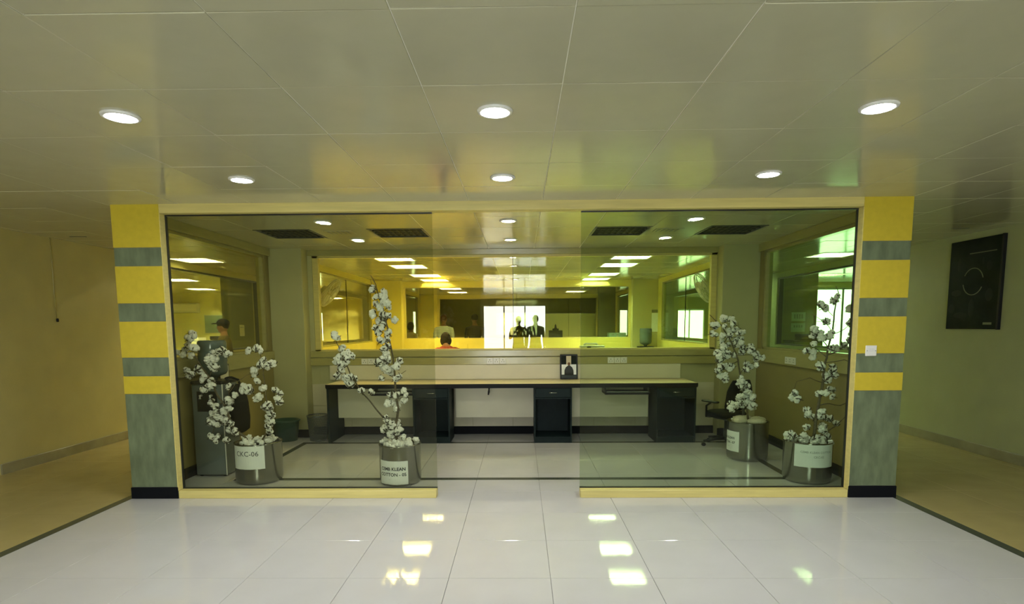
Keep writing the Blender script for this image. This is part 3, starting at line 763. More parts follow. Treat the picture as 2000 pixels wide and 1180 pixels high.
def text_mesh(body, size, bold=False):
    cu = bpy.data.curves.new('txt', 'FONT'); cu.body = body; cu.size = size; cu.align_x = 'CENTER'; cu.align_y = 'CENTER'
    cu.resolution_u = 2
    if bold: cu.offset = size*.026
    to = bpy.data.objects.new('txt', cu); col.objects.link(to)
    dg = bpy.context.evaluated_depsgraph_get(); me = bpy.data.meshes.new_from_object(to.evaluated_get(dg))
    bpy.data.objects.remove(to, do_unlink=True); me.materials.clear(); return me

def cotton_plant(c, r, h, label, trace, bolls, tw_rest, a0, a1, lz0, lz1, lines, fill='lint', seed=1, dens=.3):
    """trace: list of (pixel polyline, r0, r1); bolls: pixel points; everything placed on the pot's own vertical plane"""
    R = random.Random(seed)
    t = thing('potted_cotton_plant', label, 'potted plant', (c[0], c[1], 0))
    O = Vector((c[0], c[1], 0))
    MB().lathe([(.02, 0), (r*.90, 0), (r*.965, .012), (r*.99, .035), (r, .06), (r, h-.012), (r+.004, h-.008), (r+.004, h), (r-.006, h), (r-.008, h-.05), (r-.008, h-.09), (.02, h-.09)], 48).build('pot', 'steel', t)
    MB().lathe([(.01, h-.03), (r*.5, h-.025), (r-.010, h-.04), (r-.010, h-.088), (.01, h-.088)], 28).build('soil', 'soil', t)
    # paper label wrapped round the pot
    dc = Vector((-c[0], -c[1], 0)).normalized(); dr = Vector((-dc.y, dc.x, 0))   # dr points to image right
    if dr.x < 0: dr = -dr
    def onpot(a, z, e): return (dr*math.sin(a)+dc*math.cos(a))*(r+e) + Vector((0, 0, z))
    n = 14; V = []; Fs = []
    a0, a1 = math.radians(a0), math.radians(a1)
    for e in (.0004, .0016):
        for k in range(n+1):
            for z in (lz0, lz1): V.append(onpot(a0+(a1-a0)*k/n, z+R.uniform(-.001, .001), e+(0 if e < .001 else .0006*math.sin(k))))
    m_ = 2*(n+1)
    for k in range(n):
        a = 2*k; Fs.append((m_+a, m_+a+2, m_+a+3, m_+a+1)); Fs.append((a, a+1, a+3, a+2))
        Fs.append((a, a+2, m_+a+2, m_+a)); Fs.append((a+1, m_+a+1, m_+a+3, a+3))
    Fs += [(0, m_, m_+1, 1), (2*n, 2*n+1, m_+2*n+1, m_+2*n)]
    lab = MB().add(V, Fs).build('paper_label', 'paper', t)
    for body, size, u, zc, mt, bold in lines:
        ac = a0+(a1-a0)*u
        if body is None:
            me = bx(-size, -.0012, 0, size, .0012, .0001).mesh('print_line', mt)
        else:
            me = text_mesh(body, size, bold); me.materials.append(MATS[mt])
        for v in me.vertices:
            x, y = v.co.x, v.co.y
            v.co = onpot(ac+x/r, zc+y, .0030)
        obj('lettering' if body else 'print_line', me, lab)
    # stems
    for pts, r0, r1 in trace:
        P = []; off = 0
        for k, p in enumerate(pts):
            dy = (p[2] if len(p) > 2 else 0)
            P.append(atY(p[0], p[1], c[1]+dy)-O)
        P2 = []
        for k in range(len(P)-1):
            for q in (0, .5):
                jit = Vector((R.uniform(-1, 1), R.uniform(-1, 1), R.uniform(-1, 1)))*(.006 if q else 0)
                P2.append(P[k].lerp(P[k+1], q)+jit)
        P2.append(P[-1])
        MB().tube(P2, [r0+(r1-r0)*k/(len(P2)-1) for k in range(len(P2))], 7).build('stem', 'bark', t)
    for x, y in [b for b in bolls for _ in range(2 if R.random() < dens else 1)]:
        p = atY(x+R.uniform(-5, 5), y+R.uniform(-5, 5), c[1]+R.uniform(-.07, .05))-O
        s = R.uniform(.88, 1.2)
        o = obj('cotton_boll', BOLL[R.randrange(6)], t, p, (R.uniform(-1.4, 1.4), R.uniform(-1.4, 1.4), R.uniform(0, 6))); o.scale = (s, s, s)
        obj('bract', BRACT[R.randrange(3)], o)
    for k in range(tw_rest):
        q = math.sqrt(R.random())*(r-.02); a = R.uniform(0, 2*PI)
        s = R.uniform(.6, .95)
        o = obj('cotton_boll', BOLL[R.randrange(6)], t, (q*math.cos(a), q*math.sin(a), h+R.uniform(-.012, .022)), (R.uniform(-3, 3), R.uniform(-3, 3), R.uniform(0, 6))); o.scale = (s, s, s*.8)
    return t
def cr(pts, ox, oy, sc): return [(ox+a/sc, oy+b/sc) for a, b in pts]

# pot 06
ox, oy, sc = 330, 640, 3.687
b1 = cr([(150,40),(130,60),(160,70),(165,100),(140,120),(150,130),(110,150),(190,160),(60,160),(160,210),(100,185),(300,200),(340,190),(380,180),(410,190),(290,230),(310,260),(330,280),(280,250),(330,240),(270,265),(130,320),(165,345),(150,330),(215,305),(240,315),(270,345),(240,360),(310,395),(330,400),(285,415),(265,450),(300,420),(420,410),(480,490),(430,520),(450,550),(445,570),(315,540),(320,570),(380,590),(400,600),(350,620),(330,640),(360,650),(390,640),(420,630),(310,665),(345,680),(380,680),(410,670),(440,690),(300,700),(330,720),(455,720),(300,790),(330,780),(345,800),(470,740),(400,820),(485,770),
 (590,170),(640,160),(665,165),(690,235),(660,255),(710,280),(740,275),(610,320),(630,335),(625,370),(545,420),(560,440),(585,460),(540,440),(680,430),(675,445),(630,500),(660,510),(695,535),(690,570),(730,550),(740,580),(710,600),(700,640),(735,640),(750,660),(720,680),(745,700),(705,715),(740,735),(785,460),(790,480),(775,515),(785,530)], ox, oy, sc)
t1 = [(cr([(600,860),(540,780),(470,730),(430,640),(390,540),(340,470),(290,360),(240,290),(180,200),(150,90),(140,40)], ox, oy, sc), .014, .004),
      (cr([(640,860),(690,780),(735,690),(725,620),(705,540),(695,430),(680,340),(665,230),(655,150)], ox, oy, sc), .010, .003),
      (cr([(430,470),(480,400),(530,365),(600,330)], ox, oy, sc), .004, .002), (cr([(490,480),(520,430),(570,405),(680,420)], ox, oy, sc), .004, .002),
      (cr([(390,540),(330,560),(310,540)], ox, oy, sc), .005, .002), (cr([(430,640),(340,690),(310,780)], ox, oy, sc), .006, .002),
      (cr([(290,360),(310,260),(400,185)], ox, oy, sc), .005, .002), (cr([(240,290),(180,320),(130,325)], ox, oy, sc), .004, .002),
      (cr([(150,120),(80,170),(30,195)], ox, oy, sc), .004, .002), (cr([(430,600),(440,520),(420,420)], ox, oy, sc), .004, .002), (cr([(735,640),(770,540),(790,460)], ox, oy, sc), .003, .002)]
cotton_plant((-2.545, 5.47), .215, .385, 'steel pot of cotton branches with a paper label reading CKC-06', t1, b1, 46, -74, 13, .155, .375,
    [('CKC-06', .066, .50, .30, 'ink', False), (None, .10, .5, .185, 'ink_grey', False)], seed=3, dens=.25)
# pot 05
b2 = [(745,580),(735,590),(752,575),(757,595),(742,605),(732,615),(748,618),(760,612),(766,622),(738,632),(752,635),(762,645),(740,650),(755,660),(748,668),(730,640),(735,578),(746,592),(754,624),(744,640),(758,655),
 (750,688),(745,700),(757,695),(752,712),(762,705),(770,712),(748,722),(758,728),(765,732),(742,708),(778,706),(754,680),(760,718),(768,775),(762,785),(780,770),(785,780),(760,790),(772,795),(788,772),(784,762),
 (750,820),(757,828),(762,835),(770,832),(778,830),(770,845),(750,838),(784,838),(785,852),(764,852),(775,840),(650,655),(655,663),(672,690),(665,698),(680,700),(675,710),(660,705),(668,715),(685,695),(664,722),(660,735),(670,684),(679,688),
 (682,735),(680,745),(690,740),(674,740),(684,752),(710,765),(722,768),(726,560),(775,738),(742,735)]
t2 = [([(778,880),(771,838),(778,800),(772,760),(770,720),(764,680),(757,640),(748,600),(738,572),(734,556),(724,538)], .014, .003),
      ([(772,846),(752,820),(735,800),(705,765),(683,728),(668,692),(655,664),(646,650)], .009, .003),
      ([(771,736),(782,732),(793,724)], .004, .002), ([(766,728),(756,716),(750,704)], .004, .002), ([(774,775),(786,768),(790,756)], .005, .002), ([(744,590),(734,574),(723,545)], .004, .0015), ([(780,872),(800,866),(822,861)], .002, .001)]
cotton_plant((-1.155, 5.405), .195, .375, 'steel pot of tall cotton branches with a paper label ending in 05', t2, b2, 52, -67, 20, .02, .24,
    [('CEMB KLEAN', .0425, .50, .165, 'ink', True), ('COTTON - 05', .0425, .50, .112, 'ink', True), (None, .035, .5, .068, 'ink_grey', False)], seed=5)
# pot 07
ox, oy, sc = 1360, 600, 3.689
b3 = cr([(140,110),(130,140),(180,90),(210,85),(240,100),(200,130),(260,110),(280,150),(130,180),(240,160),(260,190),(300,180),(330,190),(310,220),(280,230),(240,230),(200,220),(210,260),(180,260),(240,270),(290,260),(320,250),(350,290),(380,290),(410,310),(430,340),(370,320),(340,320),(200,310),(160,330),(180,350),(220,330),(260,340),(230,370),(180,380),(150,370),(190,410),(170,450),(165,480),(200,440),(240,435),(210,490),(210,515),(440,380),(465,375),(430,410),(380,410),(370,440),(370,465),(330,520),(320,560),(340,545),(375,580),(385,610),(400,640),(350,610),(330,640),(320,660),(355,650),(370,680),(400,690),(350,710),(310,700),(410,720),(380,725),(250,690),(270,690),(245,715),(245,740)], ox, oy, sc)
t3 = [(cr([(375,850),(362,700),(340,560),(315,480),(300,380),(270,300),(230,210),(180,130),(130,90),(95,55)], ox, oy, sc), .013, .003),
      (cr([(315,480),(360,420),(430,390),(495,358)], ox, oy, sc), .005, .002), (cr([(295,345),(350,345),(420,352)], ox, oy, sc), .004, .002),
      (cr([(230,210),(190,280),(160,350)], ox, oy, sc), .005, .002), (cr([(300,390),(220,430),(170,470)], ox, oy, sc), .005, .002), (cr([(360,720),(300,680),(250,700)], ox, oy, sc), .004, .002),
      (cr([(340,560),(370,580),(395,640)], ox, oy, sc), .004, .002), (cr([(250,250),(320,220),(300,110)], ox, oy, sc), .005, .002)]
p3 = cotton_plant((2.50, 6.34), .215, .42, 'steel pot of cotton branches topped with stones, label ending in 07', t3, b3, 8, -76, -22, .10, .32,
    [('CEMB KLEAN', .036, .22, .245, 'ink', True), ('COTTON - 07', .036, .22, .195, 'ink', True), (None, .035, .45, .15, 'ink_grey', False)], seed=7, dens=.6)
R = random.Random(4)
for x, y, z, rx, ry, rz in ((-.12, -.08, .44, .085, .075, .05), (.05, -.10, .425, .11, .07, .035), (.12, .03, .43, .08, .10, .03), (-.02, .10, .43, .12, .07, .035)):
    mb = MB().ell((0, 0, 0), (rx, ry, rz), 9, 6); mb.v = [tuple(q*(1+R.uniform(-.14, .14)) for q in p) for p in mb.v]
    mb.build('stone', 'stone', p3, (x, y, z))
# pot with wide label
ox, oy, sc = 1500, 520, 2.682
b4 = cr([(350,155),(345,170),(355,180),(270,200),(300,208),(312,285),(435,225),(438,300),(245,320),(260,340),(290,345),(280,370),(310,360),(340,350),(250,370),(240,400),(335,370),(200,440),(225,460),(230,475),(330,430),(360,420),(400,410),(425,395),(440,360),(280,510),(280,540),(350,520),(350,540),(355,565),(310,580),(320,590),(280,660),(300,660),(330,650),(345,660),(340,690),(260,665),(130,670),(150,690),(135,700),(210,755),(200,765),(220,790),(240,800),(280,760),(280,800),(310,800),(330,795),(290,830),(275,845),(365,830),(205,855),(285,860),(100,870),(120,885),(95,890),(140,890),(180,890),(200,900),(220,910),(260,910),(290,920),(320,900)], ox, oy, sc)
t4 = [(cr([(230,935),(250,800),(270,690),(290,590),(300,500),(310,455),(325,390),(345,280),(355,200),(370,140),(355,105)], ox, oy, sc), .016, .003),
      (cr([(310,465),(380,435),(440,415)], ox, oy, sc), .007, .003), (cr([(300,505),(400,490),(440,500)], ox, oy, sc), .005, .002),
      (cr([(285,610),(220,585),(150,605),(132,655)], ox, oy, sc), .004, .002), (cr([(265,730),(320,720),(380,730),(428,703)], ox, oy, sc), .006, .003),
      (cr([(250,900),(350,840),(425,770)], ox, oy, sc), .007, .003), (cr([(305,475),(250,430),(190,440),(160,438)], ox, oy, sc), .005, .002),
      (cr([(318,430),(280,385),(230,370)], ox, oy, sc), .005, .002), (cr([(335,340),(290,290),(250,262),(225,250)], ox, oy, sc), .003, .0015),
      (cr([(340,260),(310,230),(270,205)], ox, oy, sc), .003, .0015), (cr([(330,360),(400,330),(438,300)], ox, oy, sc), .004, .002), (cr([(250,810),(215,770),(205,745)], ox, oy, sc), .005, .002), (cr([(240,260),(245,290),(360,290),(345,330)], ox, oy, sc), .002, .0015)]
cotton_plant((2.717, 5.44), .212, .385, 'steel pot of sparse dark cotton branches with a wide paper label beside the right pillar', t4, b4, 26, -30, 72, .165, .375,
    [('CEMB KLEAN COTTON', .027, .52, .305, 'ink_grey', True), ('CKC-02', .027, .56, .262, 'ink_grey', True), (None, .10, .52, .228, 'ink_grey', False)], seed=9, dens=0)

# ------------------------------------------------------------------ poster on the right corridor wall
t = thing('wall_poster', 'large black canvas poster with a thin pale ring on the right corridor wall', 'poster', (XR, 0, 0))
PY0, PY1, PZ0, PZ1 = 6.36, 7.12, 1.405, 2.42
bx(-.035, PY0, PZ0, 0, PY1, PZ1, c=.003).build('canvas', 'poster_black', t)
bx(-.038, PY0-.004, PZ0-.004, -.002, PY0+.022, PZ1+.004, c=.002).build('edge_rail', 'plastic_black', t)
cyy, czz = (PY0+PY1)/2-.015+.02, (PZ0+PZ1)/2+.03
mb = MB()
for a0_, a1_ in ((.5, 2.9), (3.6, 6.1)):
    mb.tube([(-.036, cyy+.145*math.cos(a0_+(a1_-a0_)*k/24), czz+.150*math.sin(a0_+(a1_-a0_)*k/24)) for k in range(25)], .005, 6)
mb.build('print_ring', 'poster_line', t)
bx(-.0365, PY0+.08, PZ1-.165, -.0345, PY0+.46, PZ1-.155).build('print_rule', 'poster_line', t)
bx(-.0365, PY0+.08, PZ0+.05, -.0345, PY0+.20, PZ0+.075).build('print_logo', 'poster_line', t)
for dy, dz, ry, rz in ((.22, .16, .05, .06), (-.22, .2, .03, .09), (-.24, -.12, .09, .04), (.0, -.30, .05, .12), (.24, -.16, .06, .08), (-.16, -.38, .12, .04), (.13, .22, .02, .05), (-.30, -.30, .06, .06)):
    MB().ell((-.0345, cyy-dy*-1 if False else cyy-dy, czz+dz), (.0012, ry, rz), 12, 6).build('print_leaf', 'poster_dim', t)

# shadow line on left corridor wall, put in as a thin olive tube
t = thing('shadow_line', 'thin tube as shadow line down the left corridor wall to a small dark plug', 'shadow line', (XL, 6.56, 0))
MB().tube([(.008, 0, H), (.006, .004, 2.2), (.007, -.003, 1.9), (.006, .002, 1.6)], .004, 6).build('cable', 'olive_band', t)
MB().lathe([(.008, -.02), (.013, -.015), (.013, .015), (.008, .02)], 12, c=(.014, .002, 1.575)).build('plug', 'plastic_black', t)

# ------------------------------------------------------------------ wall fans in the lit office
def wall_fan(label, loc, rz, tilt):
    t = thing('wall_fan', label, 'wall fan', loc, rz)       # local +x is away from the wall
    bx(-.0, -.05, -.08, .03, .05, .08, c=.006).build('wall_plate', 'fan_white', t)
    MB().tube([(.02, 0, 0), (.10, 0, .02), (.16, 0, .0)], .018, 8).build('arm', 'fan_white', t)
    M = Matrix.Translation((.22, 0, -.02)) @ Matrix.Rotation(PI/2+tilt, 4, 'Y')
    MB().lathe([(.02, -.10), (.055, -.09), (.06, -.01), (.03, .0)], 16).xf(M).build('motor', 'fan_white', t)
    mb = MB()
    for r_, z in ((.06, .115), (.12, .108), (.18, .095), (.24, .065), (.25, .045), (.24, .02), (.16, .0)):
        mb.tube([(r_*math.cos(2*PI*k/28), r_*math.sin(2*PI*k/28), z) for k in range(29)], .004 if r_ < .24 else .007, 5)
    for k in range(30):
        a = 2*PI*k/30; c_, s_ = math.cos(a), math.sin(a)
        mb.tube([(.05*c_, .05*s_, .116), (.15*c_, .15*s_, .103), (.24*c_, .24*s_, .065), (.25*c_, .25*s_, .045), (.24*c_, .24*s_, .02), (.12*c_, .12*s_, -.002), (.05*c_, .05*s_, -.005)], .0022, 4)
    o = mb.xf(M).build('cage', 'fan_white', t); o['kind'] = 'stuff'
    MB().lathe([(.03, .108), (.055, .112), (.055, .122), (.03, .126)], 16).xf(M).build('badge', 'fan_white', t)
    for k in range(3):
        a = 2*PI*k/3; V = []
        for j in range(6):
            q = j/5; r_ = .04+.18*q; wd = .035+.05*math.sin(PI*min(1, q*.9+.1))
            for s_ in (-1, 1):
                aa = a+s_*wd/r_*.5; V.append((r_*math.cos(aa), r_*math.sin(aa), .045+s_*.016)); V.append((r_*math.cos(aa), r_*math.sin(aa), .049+s_*.016))
        Fs = []
        for j in range(5):
            p = 4*j; Fs += [(p, p+2, p+6, p+4), (p+1, p+5, p+7, p+3), (p, p+4, p+5, p+1), (p+2, p+3, p+7, p+6)]
        Fs += [(0, 1, 3, 2), (20, 22, 23, 21)]
        MB().add(V, Fs, True).xf(M).build('blade', 'fan_white', t)
wall_fan('cream wall fan tilted down, at the left window of the lit office', (SL, 9.3, 2.06), 0, .62)
wall_fan('cream wall fan tilted down, at the right window of the lit office', (SR, 9.15, 2.08), PI, .48)

# ------------------------------------------------------------------ things in the far office, on a desk behind the inner window
t = thing('office_desk', 'plain desk standing below the inner window of the far office', 'desk', (0, 0, 0))
bx(-.3, Y2+.20, .722, 2.75, Y2+.85, .755, c=.003).build('worktop', 'desk_top', t)
for x in (-.28, 1.2, 2.70): bx(x, Y2+.22, 0, x+.03, Y2+.83, .722, c=.002).build('side_panel', 'black_teal', t)
t = thing('carton', 'pale green carton standing on the desk of the far office', 'carton', (2.31, 14.0, .756))
bx(-.205, -.13, 0, .205, .13, .535, c=.004).build('box', 'carton', t)
for x in (-.11, 0, .11): bx(x-.03, -.132, .48, x+.03, -.13, .505).build('print_mark', 'ink_grey', t)
bx(-.02, -.131, .0, .02, -.1295, .535).build('tape', 'panel_cream', t)
t = thing('desktop_printer', 'dark boxy device with a stepped pointed top on the far office desk', 'printer', (.84, 14.0, .756))
bx(-.16, -.14, 0, .16, .14, .60, c=.008).build('body', 'plastic_black', t)
bx(-.075, -.06, .60, .075, .06, .645, c=.006).build('upper_step', 'plastic_black', t)
MB().lathe([(.04, .645), (.022, .68), (.022, .71), (.006, .755)], 12).build('finial', 'plastic_black', t)
# yellow dado panels of the inner wall, joints showing as thin lines
wm = bpy.data.objects['wall_middle']
xs = [-2.70, -2.0, -1.22, -.45, .33, 1.1, 1.85, 2.53]
for a, b in zip(xs[:-1], xs[1:]):
    bx(a+.004, Y2-.008, .12, b-.004, Y2, 1.07, c=.002).build('dado_panel', 'wall_yellow', wm)
t = thing('office_desk', 'desk with a low cream screen just behind the wide tinted window', 'desk', (0, 0, 0))
bx(-1.80, 8.35, .722, 1.3, 8.95, .755, c=.003).build('worktop', 'desk_top', t)
for x in (-1.78, -.2, 1.26): bx(x, 8.38, 0, x+.03, 8.92, .722, c=.002).build('side_panel', 'black_teal', t)
bx(-1.80, 8.36, .755, -.84, 8.385, 1.152, c=.003).build('screen', 'panel_cream', t)
t = thing('telephone', 'white desk telephone on a stand behind the wide tinted window', 'telephone', (1.05, 8.55, .7555))
bx(-.19, -.06, 0, .19, .06, .36, c=.006).build('stand', 'panel_cream', t); bx(-.18, -.055, .36, .18, .055, .425, c=.008).build('base', 'white_plastic', t)
bx(-.08, -.058, .385, -.02, -.05, .41).build('display', 'plastic_black', t)
MB().tube([(-.12, 0, .43), (-.10, 0, .45), (.06, 0, .45), (.08, 0, .43)], [.02, .014, .014, .02], 8).build('handset', 'white_plastic', t)
# notices in lit office pilaster
t = thing('wall_notice', 'white notice with a brown header on the pilaster above the water bottle', 'notice', (3.055-.02, 13.198, 1.54))
bx(-.075, -.004, -.22, .075, 0, .20).build('sheet', 'paper', t); bx(-.075, -.006, .21, .06, 0, .275).build('header_card', 'poster_line', t)
# blind behind dark far window
t = thing('roller_blind', 'pale yellow blind pulled up behind the right half of the dark far window', 'blind', (0, 0, 0))
bx(.78, Y3+.16, .9, 2.5, Y3+.175, 1.86).build('cloth', 'blind', t)
MB().tube([(.76, Y3+.168, 1.87), (2.52, Y3+.168, 1.87)], .012, 8).build('rail', 'aluminium', t)
# right side office notices and box
for z, lb in ((1.62, 'white printed notice with dark bars on the olive partition, upper of two'), (1.40, 'white printed notice on the olive partition, lower of two')):
    t = thing('wall_notice', lb, 'notice', (5.68, 11.998, z))
    bx(-.14, -.004, -.09, .14, 0, .09).build('sheet', 'paper', t)
    for k in range(4): bx(-.09+.05*k, -.006, -.04 if z > 1.5 else .0, -.06+.05*k, -.003, .05).build('print_bar', 'ink_grey', t)
t = thing('side_cabinet', 'low dark cabinet at the olive partition in the right side office', 'cabinet', (5.68, 11.75, 0))
bx(-.28, -.22, 0, .28, .22, 1.12, c=.005).build('body', 'pillar_grey', t); bx(-.30, -.24, 1.12, .30, .23, 1.15, c=.004).build('top', 'dark_metal', t)
t = thing('ring_binder', 'pale ring binder standing on the low dark cabinet', 'binder', (5.90, 11.70, 1.1505)); bx(-.035, -.12, 0, .035, .12, .17, c=.003).build('cover', 'paper', t); bx(-.02, -.122, .05, .02, -.1195, .12).build('spine_card', 'ink_grey', t)
t = thing('paper_tray', 'dark desk tray lying on the low dark cabinet', 'tray', (5.68, 11.68, 1.1505)); bx(-.15, -.12, 0, .15, .12, .03, c=.003).build('tray', 'plastic_black', t); bx(-.15, -.12, .05, .15, .12, .12, c=.003).build('upper_tray', 'plastic_black', t); [bx(x-.01, -.11, .03, x+.01, .11, .05).build('riser', 'plastic_black', t) for x in (-.13, .13)]
# left side office: air conditioner, board, monitor, desk
t = thing('air_conditioner', 'white split air conditioner high on the yellow wall of the left side office', 'air conditioner', (-9.95, 17.2, 2.06))
MB().add([(x, y, z) for x in (-.42, .42) for y, z in ((0, -.14), (-.17, -.14), (-.21, -.08), (-.21, .10), (-.17, .14), (0, .14))],
    [(0, 1, 2, 3, 4, 5), (11, 10, 9, 8, 7, 6)]+[(i, (i+1) % 6+0, (i+1) % 6+6, i+6)[::-1] for i in range(6)]).build('body', 'white_plastic', t)
bx(-.38, -.20, -.148, .38, -.05, -.138).build('outlet_flap', 'grey_plastic', t)
t = thing('notice_board', 'pale teal board on the yellow wall below the air conditioner', 'board', (-9.05, 17.2, 1.58))
bx(-.36, -.02, -.26, .36, 0, .26, c=.004).build('board', 'board_teal', t)
for a in ((-.37, .25, .37, .27), (-.37, -.27, .37, -.25)): bx(a[0], -.024, a[1], a[2], 0, a[3]).build('rail', 'aluminium', t)
t = thing('office_desk', 'desk below the teal board in the left side office', 'desk', (-9.0, 16.7, 0))
bx(-.8, -.35, .72, .8, .35, .75, c=.003).build('worktop', 'desk_top', t)
for x in (-.77, .74): bx(x, -.33, 0, x+.03, .33, .72).build('side_panel', 'black_teal', t)
t = thing('desktop_monitor', 'dark monitor on the desk below the teal board', 'monitor', (-8.75, 16.7, .7505))
bx(-.12, -.08, 0, .12, .08, .015, c=.003).build('foot', 'plastic_black', t); bx(-.03, -.012, .015, .03, .012, .20).build('stem', 'plastic_black', t); bx(-.26, -.025, .16, .26, .02, .48, c=.005).build('screen', 'plastic_black', t)
t = thing('computer_case', 'white computer case on the desk beside the dark monitor', 'computer', (-9.35, 16.7, .7505)); bx(-.11, -.2, 0, .11, .2, .44, c=.005).build('case', 'white_plastic', t); bx(-.08, -.203, .33, .08, -.199, .36).build('drive_slot', 'ink_grey', t)
t = thing('wall_notice', 'narrow pale notice on the dark olive partition', 'notice', (-5.72, 11.848, 1.42)); bx(-.05, -.004, -.12, .05, 0, .11).build('sheet', 'panel_cream', t); bx(-.035, -.005, .05, .035, -.0035, .07).build('print_bar', 'ink_grey', t)

# ------------------------------------------------------------------ people
def limb(mb, pts, rs, n=10): mb.tube(pts, rs, n)
def person(label, loc, rz, height, top, hairm='hair', pose='stand', cap=False, group=None, bottom='trousers', armsfwd=False, lean=0, longhair=False):
    t = thing('person', label, 'person', loc, rz, group=group)
    S = height/1.75; mb = MB(); seg = PI
    sit = pose == 'sit'
    zb = .93 if not sit else .605                    # pelvis height
    def P(x, y, z): return Vector((x, y, z))
    dz = zb-.93
    sh = lambda z: lean*max(0, z-.95)
    def T(x, y, z): return (x, y+sh(z), z+dz)
    rings = [(.86, .150, .105), (.93, .165, .118), (1.02, .155, .110), (1.12, .145, .102), (1.24, .165, .110), (1.34, .182, .115), (1.41, .175, .100), (1.45, .120, .080), (1.48, .062, .062), (1.53, .056, .060)]
    mb.loft([(T(0, 0, z), rx, ry) for z, rx, ry in rings], 18)
    hc = Vector(T(0, .015 if not sit else .05, 1.635 if not sit else 1.575))
    mb.ell(hc, (.074, .094, .112), 16, 12); mb.ell(hc+Vector((0, .025, -.06)), (.055, .065, .055), 12, 8)
    mb.ell(hc+Vector((0, .098, -.015)), (.013, .018, .026), 8, 6)
    mb.ell(hc+Vector((0, .083, -.055)), (.024, .010, .008), 8, 6)
    for s_ in (-1, 1): mb.ell(hc+Vector((s_*.077, -.005, -.012)), (.010, .020, .032), 8, 6)
    hands = []
    for s_ in (-1, 1):
        if armsfwd: e, w_ = (s_*.235, .09, 1.14), (s_*.10, .30, 1.28)
        elif sit: e, w_ = (s_*.24, .06, 1.14), (s_*.17, .27, 1.06)
        else: e, w_ = (s_*.235, -.03, 1.13), (s_*.245, .06, .88)
        limb(mb, [T(s_*.13, 0, 1.395), T(s_*.185, 0, 1.385), T(s_*.215, -.01, 1.28), T(*e), T(*[(a+b)/2 for a, b in zip(e, w_)]), T(*w_)], [.065, .064, .052, .043, .042, .030])
        d_ = (Vector(w_)-Vector(e)).normalized(); hp = Vector(T(*w_))+d_*.055
        mb.ell(hp, (.030, .030, .055) if not (armsfwd or sit) else (.035, .05, .03), 10, 8)
        hands.append((hp, d_, s_))
        if sit:
            limb(mb, [T(s_*.085, 0, .93), (s_*.10, .22, .535), (s_*.11, .43, .52)], [.095, .082, .062])
            limb(mb, [(s_*.11, .43, .52), (s_*.11, .45, .35), (s_*.11, .44, .20), (s_*.11, .43, .08)], [.060, .056, .048, .038])
            mb.ell((s_*.115, .49, .04), (.045, .125, .04), 10, 7)
        else:
            limb(mb, [(s_*.085, 0, .90), (s_*.095, .01, .70), (s_*.095, .02, .50), (s_*.095, 0, .32), (s_*.095, -.02, .08)], [.098, .085, .062, .056, .040])
            mb.ell((s_*.10, .045, .042), (.046, .13, .042), 10, 7)
    me0 = mb.mesh('raw', None); tmp = obj('raw', me0)
    md = tmp.modifiers.new('r', 'REMESH'); md.mode = 'VOXEL'; md.voxel_size = .014; md.use_smooth_shade = True
    sm_ = tmp.modifiers.new('s', 'SMOOTH'); sm_.factor = .5; sm_.iterations = 3
    dg = bpy.context.evaluated_depsgraph_get(); me = bpy.data.meshes.new_from_object(tmp.evaluated_get(dg))
    bpy.data.objects.remove(tmp, do_unlink=True)
    # fingers appended to the same mesh
    fb = MB()
    for hp, d_, s_ in hands:
        side = d_.cross(Vector((1, 0, 0))).normalized() if abs(d_.x) < .8 else Vector((0, 0, 1))
        inn = Vector((-s_, 0, 0))
        for k, ln in enumerate((.062, .072, .068, .052)):
            b = hp+d_*.035+side*(.026-.0175*k)
            fb.tube([b, b+d_*ln*.5+inn*.004, b+d_*ln*.85+inn*.016, b+d_*ln+inn*.026], [.0088, .0085, .0078, .006], 6)
        b = hp-d_*.02+side*.025
        fb.tube([b, b+side*.025+d_*.02, b+side*.03+d_*.05+inn*.008], [.0105, .0095, .007], 6)
    n0 = len(me.vertices)
    vs2 = [tuple(v.co) for v in me.vertices]+fb.v; fs2 = [tuple(p.vertices) for p in me.polygons]+[tuple(i+n0 for i in f) for f in fb.f]
    nb = len(me.polygons)
    me2 = bpy.data.meshes.new('body'); me2.from_pydata([(a*S, b*S, c_*S) for a, b, c_ in vs2], [], fs2)
    for mt in ('skin', top, bottom, 'plastic_black'): me2.materials.append(MATS[mt])
    zc = 1.47+dz
    for p in me2.polygons:
        p.use_smooth = True
        if p.index >= nb: p.material_index = 0; continue
        c_ = p.center/S
        if c_.z > zc: p.material_index = 0
        elif any((c_-hp).length < .075 for hp, _, _ in hands): p.material_index = 0
        elif c_.z < .085: p.material_index = 3
        elif c_.z < .93+dz and abs(c_.x) < .19 and not (sit and False): p.material_index = 2
        else: p.material_index = 1
    me2.update(); obj('body', me2, t)
    hb = MB()
    hS = hc*S
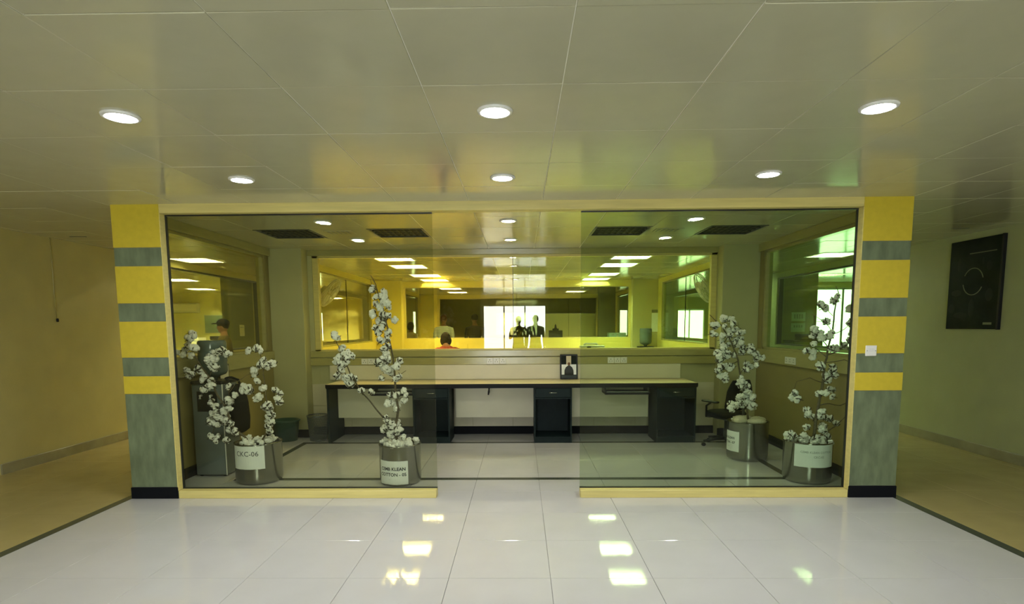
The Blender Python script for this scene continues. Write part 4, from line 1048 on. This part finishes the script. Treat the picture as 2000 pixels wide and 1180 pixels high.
    hb.ell(hS+Vector((0, -.016, .030))*S, (.084*S, .098*S, .097*S), 16, 10)
    hb.v = [p if (p[1] < hS.y+.045*S or p[2] > hS.z+.06*S) else (p[0], hS.y+.045*S+(p[1]-hS.y-.045*S)*.25, max(p[2], hS.z+.05*S)) for p in hb.v]
    if longhair:
        hb.ell(hS+Vector((0, -.04, -.02))*S, (.098*S, .085*S, .10*S), 14, 10)
        hb.ell(hS+Vector((.03, -.085, -.04))*S, (.05*S, .05*S, .05*S), 10, 8)
    ho = hb.build('hair', hairm if not cap else 'hair', t)
    for s_ in (-1, 1): MB().ell(hS+Vector((s_*.030, .086, .012))*S, (.011*S, .008*S, .007*S), 8, 6).build('eye', 'eye', t)
    if cap:
        cp = MB().ell(hS+Vector((0, -.01, .062))*S, (.100*S, .118*S, .084*S), 18, 10).build('cap', 'cap_black', t)
        MB().loft([((0, hS.y+.105*S, hS.z+.045*S), .07*S, .09*S), ((0, hS.y+.105*S, hS.z+.055*S), .072*S, .092*S), ((0, hS.y+.09*S, hS.z+.064*S), .055*S, .07*S)], 16).build('brim', 'cap_black', cp)
    return t
person('person in a dark peaked cap and olive shirt standing in the left corridor', (-5.02, 9.75, 0), PI/2+.15, 1.60, 'shirt_olive', cap=True)
person('person in a pale blue striped shirt seen from behind in the far office', (-1.90, 14.35, 0), -.05, 1.765, 'shirt_stripe', 'hair_brown')
person('person in black clothes seen from behind in the far office', (-1.14, 14.45, 0), .35, 1.77, 'shirt_dark')
person('person in a pale top at the left edge of the inner window', (-2.82, 14.9, 0), -.6, 1.58, 'shirt_pale', longhair=True)
person('seated dark haired person in a red top in the lit office', (-1.20, 9.55, 0), .3, 1.75, 'shirt_red', pose='sit', lean=.30, longhair=True)
office_chair('black office armchair carrying the person in red', (-1.20, 9.55, 0), .3, 'fabric_black')
person('person in an olive shirt holding up a phone by the entrance side of the hall', (-.06, -.45, 0), .0, 1.73, 'shirt_olive', armsfwd=True)
person('person in dark clothes standing beside the one with raised hands', (.42, -.62, 0), .05, 1.76, 'shirt_blue')
